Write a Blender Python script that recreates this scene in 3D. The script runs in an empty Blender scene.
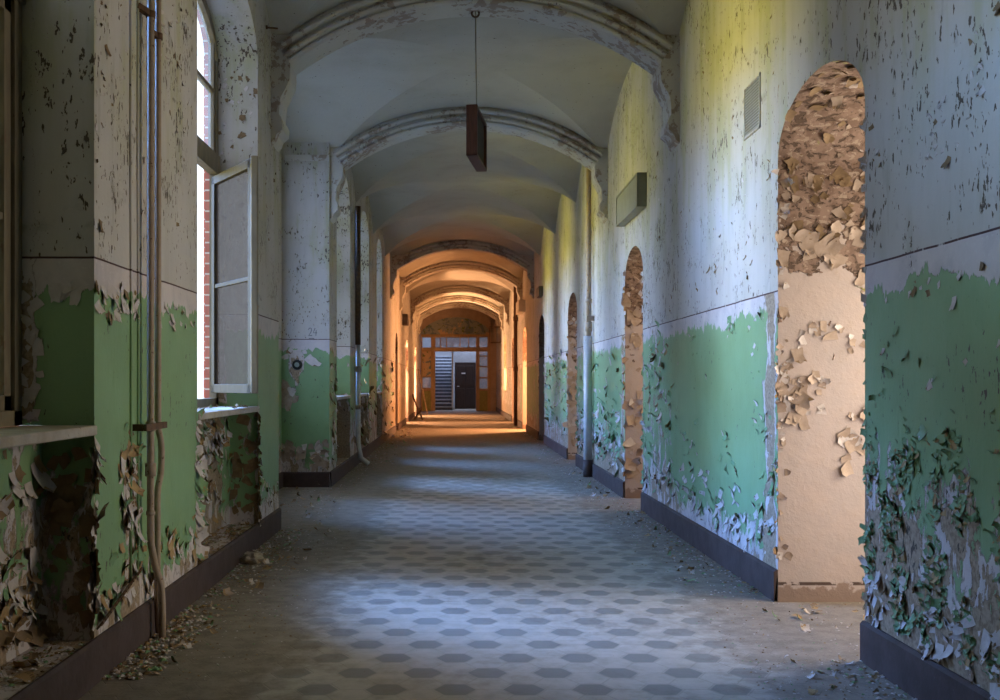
import bpy, bmesh, math, random
from mathutils import Vector, noise as mnoise
random.seed(7)
PI = math.pi
S = bpy.context.scene
C = S.collection

# ------------------------------------------------------------------ camera
cam_d = bpy.data.cameras.new('camera'); cam = bpy.data.objects.new('camera', cam_d); C.objects.link(cam)
cam.location = (0, 0, 1.2); cam.rotation_euler = (PI/2, 0, 0)
cam_d.sensor_width = 36; cam_d.lens = 37.44; cam_d.shift_x = 0.045; cam_d.shift_y = 0.033
cam_d.clip_start = .05; cam_d.clip_end = 300
S.camera = cam
# ------------------------------------------------------------------ view, world
S.view_settings.view_transform = 'Standard'; S.view_settings.look = 'None'
S.view_settings.gamma = 1; S.view_settings.use_curve_mapping = False
S.view_settings.exposure = 0.1
S.cycles.max_bounces = 10; S.cycles.diffuse_bounces = 7; S.cycles.transparent_max_bounces = 12
S.cycles.caustics_reflective = False; S.cycles.caustics_refractive = False
S.cycles.sample_clamp_indirect = 6

SKY_STRENGTH = 108.0; TREE_LEVEL = .30; HAZE = 1.8
SKY_BLUE = (.19, .42, 1.0); TREE_GREEN = (.78, .68, .06)

class NT:
    """small node-tree writer"""
    def __init__(s, tree): s.t = tree; s.n = tree.nodes; s.l = tree.links
    def node(s, typ, **kw):
        n = s.n.new(typ)
        for k, v in kw.items(): setattr(n, k, v)
        return n
    def put(s, sock, v):
        if isinstance(v, bpy.types.NodeSocket): s.l.new(v, sock)
        elif v is not None:
            if isinstance(v, (tuple, list)):
                v = tuple(v)
                if len(v) == 3 and len(sock.default_value) == 4: v = v + (1,)
            sock.default_value = v
    def m(s, op, a, b=None, c=None, clamp=False):
        n = s.node('ShaderNodeMath', operation=op, use_clamp=clamp)
        s.put(n.inputs[0], a)
        if b is not None: s.put(n.inputs[1], b)
        if c is not None: s.put(n.inputs[2], c)
        return n.outputs[0]
    def ss(s, v, a, b, lo=0., hi=1.):
        n = s.node('ShaderNodeMapRange', interpolation_type='SMOOTHSTEP')
        for i, x in enumerate((v, a, b, lo, hi)): s.put(n.inputs[i], x)
        return n.outputs[0]
    def mix(s, f, a, b):
        n = s.node('ShaderNodeMix', data_type='RGBA')
        s.put(n.inputs[0], f); s.put(n.inputs[6], a); s.put(n.inputs[7], b)
        return n.outputs[2]
    def vm(s, op, a, b=None):
        n = s.node('ShaderNodeVectorMath', operation=op)
        s.put(n.inputs[0], a)
        if b is not None: s.put(n.inputs[1], b)
        return n.outputs[0]
    def noise(s, v, sc, det=4, ro=.55, dist=0.):
        n = s.node('ShaderNodeTexNoise')
        s.put(n.inputs['Vector'], v); n.inputs['Scale'].default_value = sc
        n.inputs['Detail'].default_value = det; n.inputs['Roughness'].default_value = ro
        n.inputs['Distortion'].default_value = dist
        return n.outputs[0]
    def voro(s, v, sc, feat='F1', out=0):
        n = s.node('ShaderNodeTexVoronoi', feature=feat)
        s.put(n.inputs['Vector'], v); n.inputs['Scale'].default_value = sc
        return n.outputs[out]
    def xyz(s, v):
        n = s.node('ShaderNodeSeparateXYZ'); s.put(n.inputs[0], v); return n.outputs
    def co(s): return s.node('ShaderNodeTexCoord').outputs['Object']

w = bpy.data.worlds.new('world'); S.world = w; w.use_nodes = True
wt = NT(w.node_tree); wt.n.clear()
d = wt.node('ShaderNodeTexCoord').outputs['Generated']
wx, wy, wz = wt.xyz(d)
hyp = wt.m('SQRT', wt.m('ADD', wt.m('MULTIPLY', wx, wx), wt.m('MULTIPLY', wy, wy)))
tilt = wt.ss(wz, .38, .55, .05, .75)                           # the higher sky opens further down the corridor
az = wt.m('DIVIDE', wt.m('ADD', wt.m('MULTIPLY', wx, -.97), wt.m('MULTIPLY', wy, tilt)), wt.m('MULTIPLY', wt.m('MAXIMUM', hyp, .01), wt.m('SQRT', wt.m('ADD', .941, wt.m('MULTIPLY', tilt, tilt)))))
azf = wt.ss(az, .945, .996)                                    # the clearing straight out from the windows
above = wt.ss(wz, .10, .20)                                    # tree tops, then open sky
skyl = wt.m('MULTIPLY', above, wt.ss(wz, .66, .90, 1.0, .08))
grl = wt.m('MULTIPLY', wt.m('SUBTRACT', 1, above), wt.ss(wz, -.52, -.12, .0, TREE_LEVEL))
col = wt.mix(above, TREE_GREEN + (1,), SKY_BLUE + (1,))
b1 = wt.node('ShaderNodeBackground'); wt.put(b1.inputs[0], col); wt.put(b1.inputs[1], wt.m('MULTIPLY', wt.m('MULTIPLY', wt.m('ADD', skyl, grl), azf), SKY_STRENGTH))
b2 = wt.node('ShaderNodeBackground'); wt.put(b2.inputs[0], (.78, .88, 1.0)); wt.put(b2.inputs[1], wt.ss(wz, -.3, .1, .5, HAZE))
ad = wt.node('ShaderNodeAddShader'); wt.l.new(b1.outputs[0], ad.inputs[0]); wt.l.new(b2.outputs[0], ad.inputs[1])
wt.l.new(ad.outputs[0], wt.node('ShaderNodeOutputWorld').inputs[0])

def area(name, loc, aim, sx, sy, power, col, portal=False, spread=None):
    L = bpy.data.lights.new(name, 'AREA'); L.shape = 'RECTANGLE'; L.size = sx; L.size_y = sy
    L.energy = power; L.color = col
    if spread: L.spread = spread
    if portal: L.cycles.is_portal = True
    o = bpy.data.objects.new(name, L); C.objects.link(o); o.location = loc
    o.rotation_euler = (Vector(aim) - Vector(loc)).to_track_quat('-Z', 'Y').to_euler()
    return o
XL, XR = -1.45, 1.77                       # the corridor's wall planes
YB, YE = -3.0, 44.6                        # behind the camera / the end screen
WIN_L = [(2.4, 4.18), (5.85, 7.65), (12.75, 14.38), (15.98, 17.52), (19.25, 20.7)]
REC = (8.55, 12.0); REC_X = -2.0; WIN_REC = (9.75, 11.72)
for a, b in WIN_L: area('daylight_portal', (-2.12, (a+b)/2, 2.5), (0, (a+b)/2, 2.5), 3.0, b-a, 1, (1, 1, 1), portal=True)
area('daylight_portal', (-2.25, sum(WIN_REC)/2, 2.4), (0, sum(WIN_REC)/2, 2.4), 2.8, WIN_REC[1]-WIN_REC[0], 1, (1, 1, 1), portal=True)
# unseen area lights set behind the side openings for warm light, and the cool stair hall
WARM = (1.0, .43, .17)
area('unseen_side_light', (3.3, 5.05, 1.7), (-1.4, 5.0, 1.0), 1.4, 1.6, 70, (1, .87, .68))
area('unseen_side_light', (2.9, 4.0, .8), (2.0, 5.7, .75), .8, 1.0, 5.4, (1, .84, .72), spread=1.5)
area('unseen_side_light', (3.2, 9.0, 2.0), (2.0, 10.8, .9), .9, 1.4, 20, (1, .68, .44))
area('unseen_side_light', (3.2, 14.3, 2.0), (2.0, 16.2, .8), .9, 1.4, 30, (1, .80, .6))
area('unseen_side_light', (3.3, 10.35, 1.9), (-1.6, 11.2, 1.6), 1.0, 1.4, 26, (1, .84, .58))  # added fill to warm the bluish ambient light
area('unseen_side_light', (3.1, 26.85, 1.5), (-.2, 24.2, .2), .9, 1.4, 600, WARM)
area('unseen_side_light', (3.1, 32.0, 1.2), (-.2, 30.0, .8), .9, 1.4, 190, WARM)
area('far_window_light', (2.6, 36.1, 1.7), (.2, 44.0, 3.2), 1.2, 1.2, 420, WARM)
area('unseen_far_lamp', (-2.5, 38.6, .8), (1.6, 36.6, 4.6), .3, .3, 560, (1, .55, .27))  # unseen lamp added for the warm glow on the far vaults
area('unseen_far_lamp', (-2.5, 32.02, .8), (1.5, 29.6, 4.4), .3, .3, 420, (1, .50, .24))  # second unseen lamp, added to carry the warm glow nearer
area('stair_hall_light', (.3, 48.5, 4.4), (-.2, 49.5, 0), 1.6, 2.0, 260, (.62, .72, 1.0))

# ------------------------------------------------------------------ helpers
def tag(o, label=None, cat=None, group=None, kind=None):
    for k, v in (('label', label), ('category', cat), ('group', group), ('kind', kind)):
        if v: o[k] = v
    return o
class MB:
    """collects faces with material slots and an optional per-vertex wear colour"""
    def __init__(s): s.v = []; s.f = []; s.m = []; s.w = []; s.sm = []
    def add(s, vs, fs, mat=0, wear=None, smooth=False):
        b = len(s.v); s.v += [tuple(p) for p in vs]
        s.w += wear if wear else [(0, 0, 0)]*len(vs)
        for f in fs: s.f.append(tuple(b+i for i in f)); s.m.append(mat); s.sm.append(smooth)
    def box(s, x0, x1, y0, y1, z0, z1, mat=0):
        vs = [(x, y, z) for x in (x0, x1) for y in (y0, y1) for z in (z0, z1)]
        s.add(vs, [(0,1,3,2), (4,6,7,5), (0,4,5,1), (2,3,7,6), (0,2,6,4), (1,5,7,3)], mat)
    def bar(s, p, q, wd, ht, mat=0, up=(0, 0, 1)):
        p, q, up = Vector(p), Vector(q), Vector(up); t = (q-p).normalized()
        a = t.cross(up)
        if a.length < 1e-4: a = t.cross(Vector((0, 1, 0)))
        a.normalize(); b = a.cross(t).normalized()
        vs = [e + a*i*wd/2 + b*j*ht/2 for e in (p, q) for i, j in ((-1,-1), (1,-1), (1,1), (-1,1))]
        s.add(vs, [(0,3,2,1), (4,5,6,7), (0,1,5,4), (1,2,6,5), (2,3,7,6), (3,0,4,7)], mat)
    def tube(s, pts, r, n=10, mat=0, caps=True):
        pts = [Vector(p) for p in pts]; rs = r if isinstance(r, (list, tuple)) else [r]*len(pts)
        vs = []; prev = None
        for i, p in enumerate(pts):
            t = (pts[min(i+1, len(pts)-1)] - pts[max(i-1, 0)]).normalized()
            if prev is None: a = t.orthogonal().normalized()
            else: a = (prev - t*prev.dot(t)).normalized()
            prev = a; b = t.cross(a)
            vs += [p + (a*math.cos(2*PI*k/n) + b*math.sin(2*PI*k/n))*rs[i] for k in range(n)]
        fs = [(i*n+k, i*n+(k+1) % n, (i+1)*n+(k+1) % n, (i+1)*n+k) for i in range(len(pts)-1) for k in range(n)]
        if caps: fs += [tuple(range(n))[::-1], tuple((len(pts)-1)*n+k for k in range(n))]
        s.add(vs, fs, mat, smooth=True)
    def grid(s, fn, us, vs_, mat=0, wear=None, smooth=False):
        P = [fn(u, v) for u in us for v in vs_]; nv = len(vs_)
        fs = [(i*nv+j, (i+1)*nv+j, (i+1)*nv+j+1, i*nv+j+1) for i in range(len(us)-1) for j in range(nv-1)]
        s.add(P, fs, mat, [wear(Vector(p)) for p in P] if wear else None, smooth)
    def build(s, name, mats, parent=None, bevel=0):
        me = bpy.data.meshes.new(name); me.from_pydata(s.v, [], s.f)
        for mm in (mats if isinstance(mats, (list, tuple)) else [mats]): me.materials.append(mm)
        me.polygons.foreach_set('material_index', s.m); me.polygons.foreach_set('use_smooth', s.sm)
        if any(x != (0, 0, 0) for x in s.w):
            at = me.attributes.new('wear', 'FLOAT_COLOR', 'POINT')
            at.data.foreach_set('color', [c for x in s.w for c in (x[0], x[1], x[2], 1)])
        me.update()
        o = bpy.data.objects.new(name, me); C.objects.link(o)
        if parent: o.parent = parent; o.matrix_parent_inverse = parent.matrix_world.inverted()
        if bevel:
            b = o.modifiers.new('bevel', 'BEVEL'); b.width = bevel; b.segments = 2; b.limit_method = 'ANGLE'
        return o
def empty(name, loc):
    o = bpy.data.objects.new(name, None); C.objects.link(o); o.location = loc; o.empty_display_size = .1
    bpy.context.view_layer.update()
    return o
def lin(a, b, n): return [a + (b-a)*i/n for i in range(n+1)]
def steps(a, b, d): return lin(a, b, max(1, round(abs(b-a)/d)))
def px(x, y, d):                           # a point of the photograph at depth d, in metres
    return Vector(((x-455)*d/1040, d, 1.2 - (y-383)*d/1040))

# ------------------------------------------------------------------ materials
def mat(name):
    m = bpy.data.materials.new(name); m.use_nodes = True
    t = NT(m.node_tree); b = m.node_tree.nodes['Principled BSDF']
    return m, t, b
def bump(t, b, h, dist=.004, st=1.0):
    n = t.node('ShaderNodeBump'); n.inputs['Distance'].default_value = dist; n.inputs['Strength'].default_value = st
    t.put(n.inputs['Height'], h); t.l.new(n.outputs[0], b.inputs['Normal'])
def simple(name, c1, c2, sc=12, rough=.7, bd=.002, metal=0, stretch=(1, 1, 1), c3=None, thr=.62):
    m, t, b = mat(name); co = t.vm('MULTIPLY', t.co(), stretch)
    n1 = t.noise(co, sc, 6, .6); c = t.mix(t.ss(n1, .3, .7), c1, c2)
    if c3: c = t.mix(t.ss(t.noise(co, sc*1.7, 5, .65), thr, thr+.05), c, c3)
    t.put(b.inputs['Base Color'], c); b.inputs['Roughness'].default_value = rough; b.inputs['Metallic'].default_value = metal
    bump(t, b, t.noise(co, sc*3, 5, .6), bd)
    return m

PINK = (.60, .53, .52); TAN = (.40, .30, .21); GREEN = (.22, .365, .18); OFFW = (.51, .475, .45)
DADO = 1.705
def painted_wall():
    m, t, b = mat('painted_wall')
    co = t.co(); x, y, z = t.xyz(co)
    at = t.node('ShaderNodeAttribute', attribute_name='wear'); R, G, B = (lambda n: (t.put(n.inputs[0], at.outputs['Color']), n.outputs)[1])(t.node('ShaderNodeSeparateColor'))
    tall = t.vm('MULTIPLY', co, (1, 1, .42)); drip = t.vm('MULTIPLY', co, (1, 1, .22))
    nb = t.noise(co, 2.3, 5, .6); nm = t.noise(tall, 11, 5, .6, .3); nf = t.noise(co, 55, 4, .6)
    nd = t.noise(drip, 16, 4, .6); n4 = t.noise(co, 4.5, 6, .62, .4)
    c = lambda n, k: t.m('MULTIPLY', t.m('SUBTRACT', n, .5), k)
    # green dado field, ragged along its top and its foot
    ztop = t.m('ADD', t.m('ADD', 1.585, c(nd, .22)), c(nb, .26))
    zbot = t.m('ADD', t.m('ADD', .30, c(nm, .5)), c(nb, .25))
    g = t.m('MULTIPLY', t.ss(t.m('SUBTRACT', ztop, z), -.003, .003), t.ss(t.m('SUBTRACT', z, zbot), -.003, .003))
    comb = t.m('ADD', t.m('MULTIPLY', nm, .55), t.m('MULTIPLY', n4, .45))
    pv = t.m('ADD', R, c(comb, 2.2))
    peel = t.ss(pv, .485, .515)
    g = t.m('MULTIPLY', g, t.m('SUBTRACT', 1, peel))
    deep = t.ss(t.m('ADD', R, t.m('ADD', c(n4, 1.6), c(nd, 1.0))), .60, .63)
    under = t.mix(t.ss(n4, .35, .7), PINK, (.47, .42, .43))
    under = t.mix(t.ss(nf, .55, .75), under, (.62, .58, .56))
    under = t.mix(deep, under, t.mix(t.ss(nf, .35, .65), TAN, (.24, .17, .11)))
    under = t.mix(t.ss(t.m('ABSOLUTE', t.m('SUBTRACT', pv, .52)), .0, .045, .55, 0.), under, (.12, .075, .04))
    gcol = t.mix(t.ss(nb, .35, .65), GREEN, (.19, .32, .15))
    gcol = t.mix(t.ss(t.noise(drip, 6, 3, .5), .5, .8, 0., .35), gcol, (.24, .34, .15))
    gcol = t.mix(t.ss(nf, .62, .8, 0, .5), gcol, (.08, .17, .06))
    col = t.mix(g, under, gcol)
    # whitewashed upper wall with flaked specks
    up = t.ss(z, DADO-.002, DADO+.002)
    stain = t.noise(drip, 5, 5, .6)
    white = t.mix(t.ss(stain, .42, .75, 0, .6), OFFW, (.40, .37, .32))
    white = t.mix(t.ss(nb, .4, .7, 0, .45), white, (.44, .41, .35))
    white = t.mix(t.ss(t.m('ADD', t.noise(t.vm('MULTIPLY', co, (1, 1, .12)), 9, 4, .6), c(nb, .5)), .56, .72, 0, .5), white, (.33, .31, .25))
    white = t.mix(t.ss(t.m('ADD', n4, t.m('MULTIPLY', G, .12)), .60, .78, 0, .6), white, (.20, .18, .15))
    ytint = t.m('MULTIPLY', t.ss(t.m('ADD', t.noise(t.vm('MULTIPLY', co, (1, 1, .10)), 6, 4, .6), c(nb, .6)), .44, .66), t.ss(z, 1.9, 2.7, 0., .75))  # yellow streaks on the upper wall: stain, with the foliage light's tint painted in
    white = t.mix(ytint, white, (.40, .385, .23))
    sp = t.m('ADD', t.m('ADD', t.noise(t.vm('MULTIPLY', co, (1, 1, .45)), 42, 3, .6), t.m('ADD', c(n4, .45), c(nb, .35))), t.m('MULTIPLY', G, .12))
    spk = t.ss(sp, .668, .686); rim = t.ss(sp, .640, .668)
    white = t.mix(rim, white, (.52, .46, .40))
    white = t.mix(spk, white, t.mix(nf, (.035, .025, .018), (.14, .10, .065)))
    bare = t.ss(t.m('ADD', B, c(t.m('ADD', t.m('MULTIPLY', n4, .6), t.m('MULTIPLY', nm, .4)), 2.0)), .49, .52)
    white = t.mix(bare, white, t.mix(t.ss(nf, .3, .7), TAN, (.25, .18, .12)))
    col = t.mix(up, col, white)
    spl = t.m('MULTIPLY', t.ss(sp, .74, .755), t.m('SUBTRACT', 1, up))
    col = t.mix(spl, col, (.06, .045, .03))
    line = t.m('MULTIPLY', t.ss(t.m('ABSOLUTE', t.m('SUBTRACT', z, t.m('ADD', DADO, c(nb, .01)))), .003, .0055, 1., 0.), t.ss(nm, .33, .38))
    col = t.mix(line, col, (.075, .028, .03))
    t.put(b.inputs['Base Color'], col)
    t.put(b.inputs['Roughness'], t.m('ADD', .68, t.m('MULTIPLY', g, -.16)))
    h = t.m('ADD', t.m('MULTIPLY', g, .9), t.m('MULTIPLY', t.m('MULTIPLY', up, t.m('SUBTRACT', 1, spk)), .7))
    h = t.m('ADD', h, t.m('ADD', t.m('MULTIPLY', nf, .22), t.m('MULTIPLY', nm, .7)))
    h = t.m('SUBTRACT', h, t.m('MULTIPLY', deep, .6))
    bump(t, b, h, .005, .9)
    return m
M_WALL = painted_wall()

def reveal_plaster():
    """bare tan plaster of the door reveals with scabs of old paint"""
    m, t, b = mat('bare_plaster'); co = t.co(); x, y, z = t.xyz(co)
    n1 = t.noise(co, 3.2, 5, .6, .4); n2 = t.noise(co, 13, 5, .6); nf = t.noise(co, 60, 3, .6)
    n5 = t.noise(t.vm('MULTIPLY', co, (1, 1, 1.6)), 19, 5, .65, .5)
    col = t.mix(t.ss(n1, .35, .65), (.48, .39, .36), (.45, .38, .365))
    col = t.mix(t.ss(n2, .55, .75, 0, .5), col, (.42, .32, .24))
    k = t.m('ADD', t.m('MULTIPLY', t.m('SUBTRACT', n1, .5), 1.6), t.ss(z, 1.2, 2.2, 0., .55))
    scab = t.ss(k, .32, .34)
    scol = t.mix(t.ss(n2, .45, .6), (.26, .17, .13), (.18, .11, .08))
    scol = t.mix(t.ss(t.noise(co, 5, 3), .62, .66), scol, (.26, .25, .08))
    scol = t.mix(t.ss(n5, .56, .58), scol, (.10, .06, .04)); scol = t.mix(t.ss(n5, .42, .40), scol, (.36, .27, .21))
    col = t.mix(scab, col, scol)
    col = t.mix(t.ss(t.m('ADD', z, t.m('MULTIPLY', t.m('SUBTRACT', n2, .5), .2)), .07, .09, 1., 0.), col, (.28, .20, .165))
    col = t.mix(t.m('MULTIPLY', t.ss(t.m('ABSOLUTE', t.m('SUBTRACT', z, .10)), .006, .012, 1., 0.), t.ss(n2, .45, .5)), col, (.08, .05, .04))
    t.put(b.inputs['Base Color'], col); b.inputs['Roughness'].default_value = .8
    bump(t, b, t.m('ADD', t.m('MULTIPLY', scab, t.ss(n5, .59, .55)), t.m('ADD', t.m('MULTIPLY', n2, .6), t.m('MULTIPLY', nf, .2))), .008)
    return m
M_PLASTER = reveal_plaster()

def floor_mat():
    m, t, b = mat('hexagon_floor_tiles'); co = t.co(); x, y, z = t.xyz(co)
    a = .09; h3 = math.sqrt(3)
    def wrap(v, per, off):
        q = t.m('DIVIDE', t.m('SUBTRACT', v, off), per)
        return t.m('ABSOLUTE', t.m('MULTIPLY', t.m('SUBTRACT', q, t.m('ROUND', q)), per))
    def hexd(qx, qy): return t.m('MAXIMUM', qy, t.m('ADD', t.m('MULTIPLY', qx, h3/2), t.m('MULTIPLY', qy, .5)))
    def lattice(pu, pv, ou, ov):
        return t.m('MINIMUM', hexd(wrap(x, pu, ou), wrap(y, pv, ov)), hexd(wrap(x, pu, ou+pu/2), wrap(y, pv, ov+pv/2)))
    OX, OY = .0, 4.07
    dk = lattice(3*a, 3*h3*a, OX, OY)
    al = lattice(3*a, h3*a, OX, OY)
    n1 = t.noise(co, 1.1, 5, .6, .3); n2 = t.noise(co, 9, 5, .65); nf = t.noise(co, 70, 4, .65)
    dark = t.ss(dk, h3/2*a-.010, h3/2*a-.004, 1., 0.)
    grout = t.ss(al, h3/2*a-.0035, h3/2*a-.001)
    inside = t.m('MULTIPLY', t.ss(x, -1.17, -1.16), t.ss(x, 1.485, 1.495, 1., 0.))
    light = t.mix(t.ss(n2, .3, .7), (.46, .42, .375), (.37, .34, .30))
    col = t.mix(t.m('MULTIPLY', dark, inside), light, (.19, .19, .18))
    col = t.mix(t.m('MULTIPLY', t.m('MULTIPLY', grout, inside), .35), col, (.17, .15, .13))
    col = t.mix(t.m('SUBTRACT', 1, inside), col, t.mix(n2, (.20, .175, .15), (.27, .24, .21)))
    # dust: thick along the walls, patchy in the walkway
    side = t.m('MAXIMUM', t.ss(x, -.35, -1.1), t.ss(x, .95, 1.6))
    dv = t.m('ADD', t.m('MULTIPLY', side, .62), t.m('MULTIPLY', t.m('SUBTRACT', n1, .5), .9))
    dv = t.m('ADD', dv, t.m('MULTIPLY', t.m('SUBTRACT', n2, .5), .6))
    dust = t.ss(t.m('ADD', dv, t.ss(y, 9., 16., 0., .5)), -.05, .5, .18, .95)
    dcol = t.mix(t.ss(n2, .35, .7), (.25, .21, .17), (.165, .135, .105))
    dcol = t.mix(t.ss(nf, .58, .72), dcol, (.33, .30, .26)); dcol = t.mix(t.ss(nf, .30, .40, 1., 0.), dcol, (.09, .07, .05))
    col = t.mix(dust, col, dcol)
    t.put(b.inputs['Base Color'], col); t.put(b.inputs['Roughness'], t.ss(dust, 0, 1, .50, .85))
    bump(t, b, t.m('ADD', t.m('MULTIPLY', nf, .5), t.m('SUBTRACT', t.m('MULTIPLY', n2, .5), t.m('MULTIPLY', grout, .4))), .003)
    return m
M_FLOOR = floor_mat()

def ceiling_mat(name, base, dirt, brown, amt):
    m, t, b = mat(name); co = t.co()
    n1 = t.noise(co, 1.6, 5, .6, .3); n2 = t.noise(co, 14, 5, .65); n3 = t.noise(co, 26, 4, .6)
    col = t.mix(t.ss(n1, .4, .7, 0, .7), base, dirt)
    col = t.mix(t.ss(t.m('ADD', n2, t.m('MULTIPLY', t.m('SUBTRACT', n1, .5), .8)), .62-amt, .66-amt, 0, .75), col, brown)
    col = t.mix(t.ss(n3, .69, .71), col, (.07, .05, .035))
    t.put(b.inputs['Base Color'], col); b.inputs['Roughness'].default_value = .85
    bump(t, b, t.m('ADD', n2, t.m('MULTIPLY', n3, .5)), .004)
    return m
M_CEIL = ceiling_mat('vault_plaster', (.47, .44, .37), (.40, .36, .29), (.33, .27, .20), -.12)
M_RIB = ceiling_mat('rib_plaster', (.56, .53, .47), (.44, .40, .35), (.27, .19, .14), .06)
M_BASE = simple('baseboard_paint', (.046, .025, .022), (.072, .046, .042), 7, .75, .003, c3=(.19, .16, .14), thr=.68)
M_FRAME = simple('old_cream_frame_paint', (.22, .18, .12), (.15, .12, .08), 14, .55, .002, stretch=(1, 1, .3), c3=(.16, .10, .06))
M_SASH = simple('shaded_sash_paint', (.05, .04, .026), (.035, .028, .018), 14, .6, .002, stretch=(1, 1, .3), c3=(.03, .02, .012))  # frame paint darkened: shade painted in, since the sash catches too much daylight
M_SASH.node_tree.nodes['Principled BSDF'].inputs['Specular IOR Level'].default_value = .08
M_SILL = simple('worn_sill_paint', (.48, .43, .37), (.36, .30, .24), 10, .55, .003, c3=(.16, .09, .05))
M_PIPE = simple('cream_pipe_paint', (.40, .31, .24), (.33, .25, .19), 20, .75, .0015, c3=(.14, .07, .035))
M_PIPEW = simple('pale_pipe_paint', (.55, .53, .52), (.46, .44, .43), 20, .45, .0015, c3=(.20, .14, .10), thr=.66)
M_RUST = simple('rust', (.13, .065, .03), (.07, .035, .02), 30, .8, .002)
M_CONDUIT = simple('blue_grey_conduit_paint', (.30, .36, .38), (.24, .30, .30), 12, .5, .001, c3=(.18, .30, .18), thr=.6)
M_REDWOOD = simple('red_brown_wood', (.115, .038, .022), (.075, .024, .014), 16, .5, .001, stretch=(4, 4, .6))
M_DARK = simple('dark_void', (.018, .014, .012), (.03, .024, .02), 10, .8)
M_WIRE = simple('dull_wire', (.30, .26, .18), (.20, .17, .12), 10, .5, .001)
M_SIGN = simple('grey_sign_enamel', (.27, .27, .21), (.22, .22, .17), 8, .45, .001)
M_SIGNC = simple('cream_sign_enamel', (.70, .64, .52), (.60, .53, .42), 8, .45, .001)
M_SIGND = simple('dark_sign_enamel', (.12, .09, .07), (.08, .06, .05), 8, .45, .001)
M_WOODW = simple('honey_wood', (.50, .33, .16), (.40, .25, .11), 9, .5, .002, stretch=(3, 3, .5), c3=(.20, .11, .05), thr=.66)
M_OLIVE = simple('olive_panel_paint', (.34, .33, .10), (.26, .25, .07), 6, .55, .002, c3=(.42, .32, .18), thr=.64)
M_STEP = simple('blue_grey_step_stone', (.36, .39, .44), (.28, .31, .35), 8, .7, .002)
M_RISER = simple('shaded_step_riser', (.075, .085, .11), (.05, .058, .075), 8, .7, .002)  # darker step stone: shadow under the nosings put into the risers
M_NEWEL = simple('white_stair_post_paint', (.70, .72, .75), (.60, .62, .66), 8, .5, .001)
M_BROWND = simple('dark_brown_door_paint', (.045, .025, .02), (.03, .018, .014), 8, .5, .001, stretch=(3, 3, .4))
M_HALL = simple('hall_wall_paint', (.42, .43, .45), (.33, .34, .36), 3, .8, .002, c3=(.52, .46, .33), thr=.66)
M_PLAIN = simple('tan_plaster', (.50, .38, .27), (.42, .31, .22), 4, .8, .003)
M_STONE = simple('plaster_lump', (.42, .36, .29), (.30, .25, .19), 14, .9, .006)
M_PLANK = simple('grey_plank', (.26, .17, .10), (.16, .10, .06), 12, .75, .002, stretch=(3, 3, .4))
M_BLACK = simple('black_bakelite', (.012, .014, .016), (.02, .022, .025), 10, .3, .0005)
M_PENCIL = simple('pencil_mark', (.10, .10, .13), (.14, .14, .17), 20, .8, .0002)
F_GREEN = simple('flake_green', (.19, .33, .16), (.15, .27, .12), 20, .5, .001)
F_WHITE = simple('flake_whitewash', (.60, .54, .53), (.50, .44, .42), 20, .65, .001)
F_TAN = simple('flake_tan', (.43, .33, .27), (.34, .25, .19), 20, .7, .001)
F_BROWN = simple('flake_brown_back', (.26, .17, .09), (.17, .105, .055), 20, .8, .001)
F_OCHRE = simple('flake_ochre_back', (.42, .28, .13), (.30, .19, .09), 20, .8, .001)
FM = [F_GREEN, F_WHITE, F_TAN, F_BROWN, F_OCHRE]
def brick_mat():
    m, t, b = mat('red_brick'); co = t.co(); x, y, z = t.xyz(co)
    cb = t.node('ShaderNodeCombineXYZ'); t.put(cb.inputs[0], t.m('ADD', x, y)); t.put(cb.inputs[1], z)
    br = t.node('ShaderNodeTexBrick'); t.put(br.inputs[0], cb.outputs[0])
    br.inputs['Color1'].default_value = (.42, .15, .11, 1); br.inputs['Color2'].default_value = (.34, .11, .08, 1); br.inputs['Mortar'].default_value = (.55, .50, .45, 1)
    br.inputs['Scale'].default_value = 1; br.inputs['Brick Width'].default_value = .25; br.inputs['Row Height'].default_value = .077; br.inputs['Mortar Size'].default_value = .006
    t.l.new(br.outputs[0], b.inputs['Base Color']); b.inputs['Roughness'].default_value = .85
    return m
M_BRICK = brick_mat()
def glass(name, dusty, tint, clear=(1, 1, 1)):
    m, t, b = mat(name)
    tr = t.node('ShaderNodeBsdfTransparent'); di = t.node('ShaderNodeBsdfDiffuse'); tl = t.node('ShaderNodeBsdfTranslucent'); gl = t.node('ShaderNodeBsdfGlossy')
    tr.inputs[0].default_value = clear + (1,)
    di.inputs[0].default_value = tint + (1,); tl.inputs[0].default_value = tint + (1,); gl.inputs['Roughness'].default_value = .08
    def mx(f, a, c_):
        n = t.node('ShaderNodeMixShader'); t.put(n.inputs[0], f); t.l.new(a, n.inputs[1]); t.l.new(c_, n.inputs[2]); return n.outputs[0]
    n1 = t.noise(t.co(), 7, 5, .65)
    s1 = mx(.5, di.outputs[0], tl.outputs[0])
    s2 = mx(t.ss(n1, .2, .8, dusty*.75, min(1, dusty*1.2)), tr.outputs[0], s1)
    s3 = mx(.06, s2, gl.outputs[0])
    t.l.new(s3, t.n['Material Output'].inputs[0])
    return m
M_GLASS = glass('window_glass', .18, (.6, .6, .58))
M_DUSTY = glass('dirty_window_glass', .45, (.052, .036, .028))
M_FOGGY = glass('fogged_window_glass', .82, (.18, .16, .12), (.95, .82, .50))
M_BAYGL = glass('bay_window_glass', .40, (.88, .94, 1.0))
M_TOPGL = glass('hazy_top_light_glass', .60, (.40, .36, .26), (.95, .86, .66))
M_HALLG = glass('screen_glass', .55, (.5, .52, .55))
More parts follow.
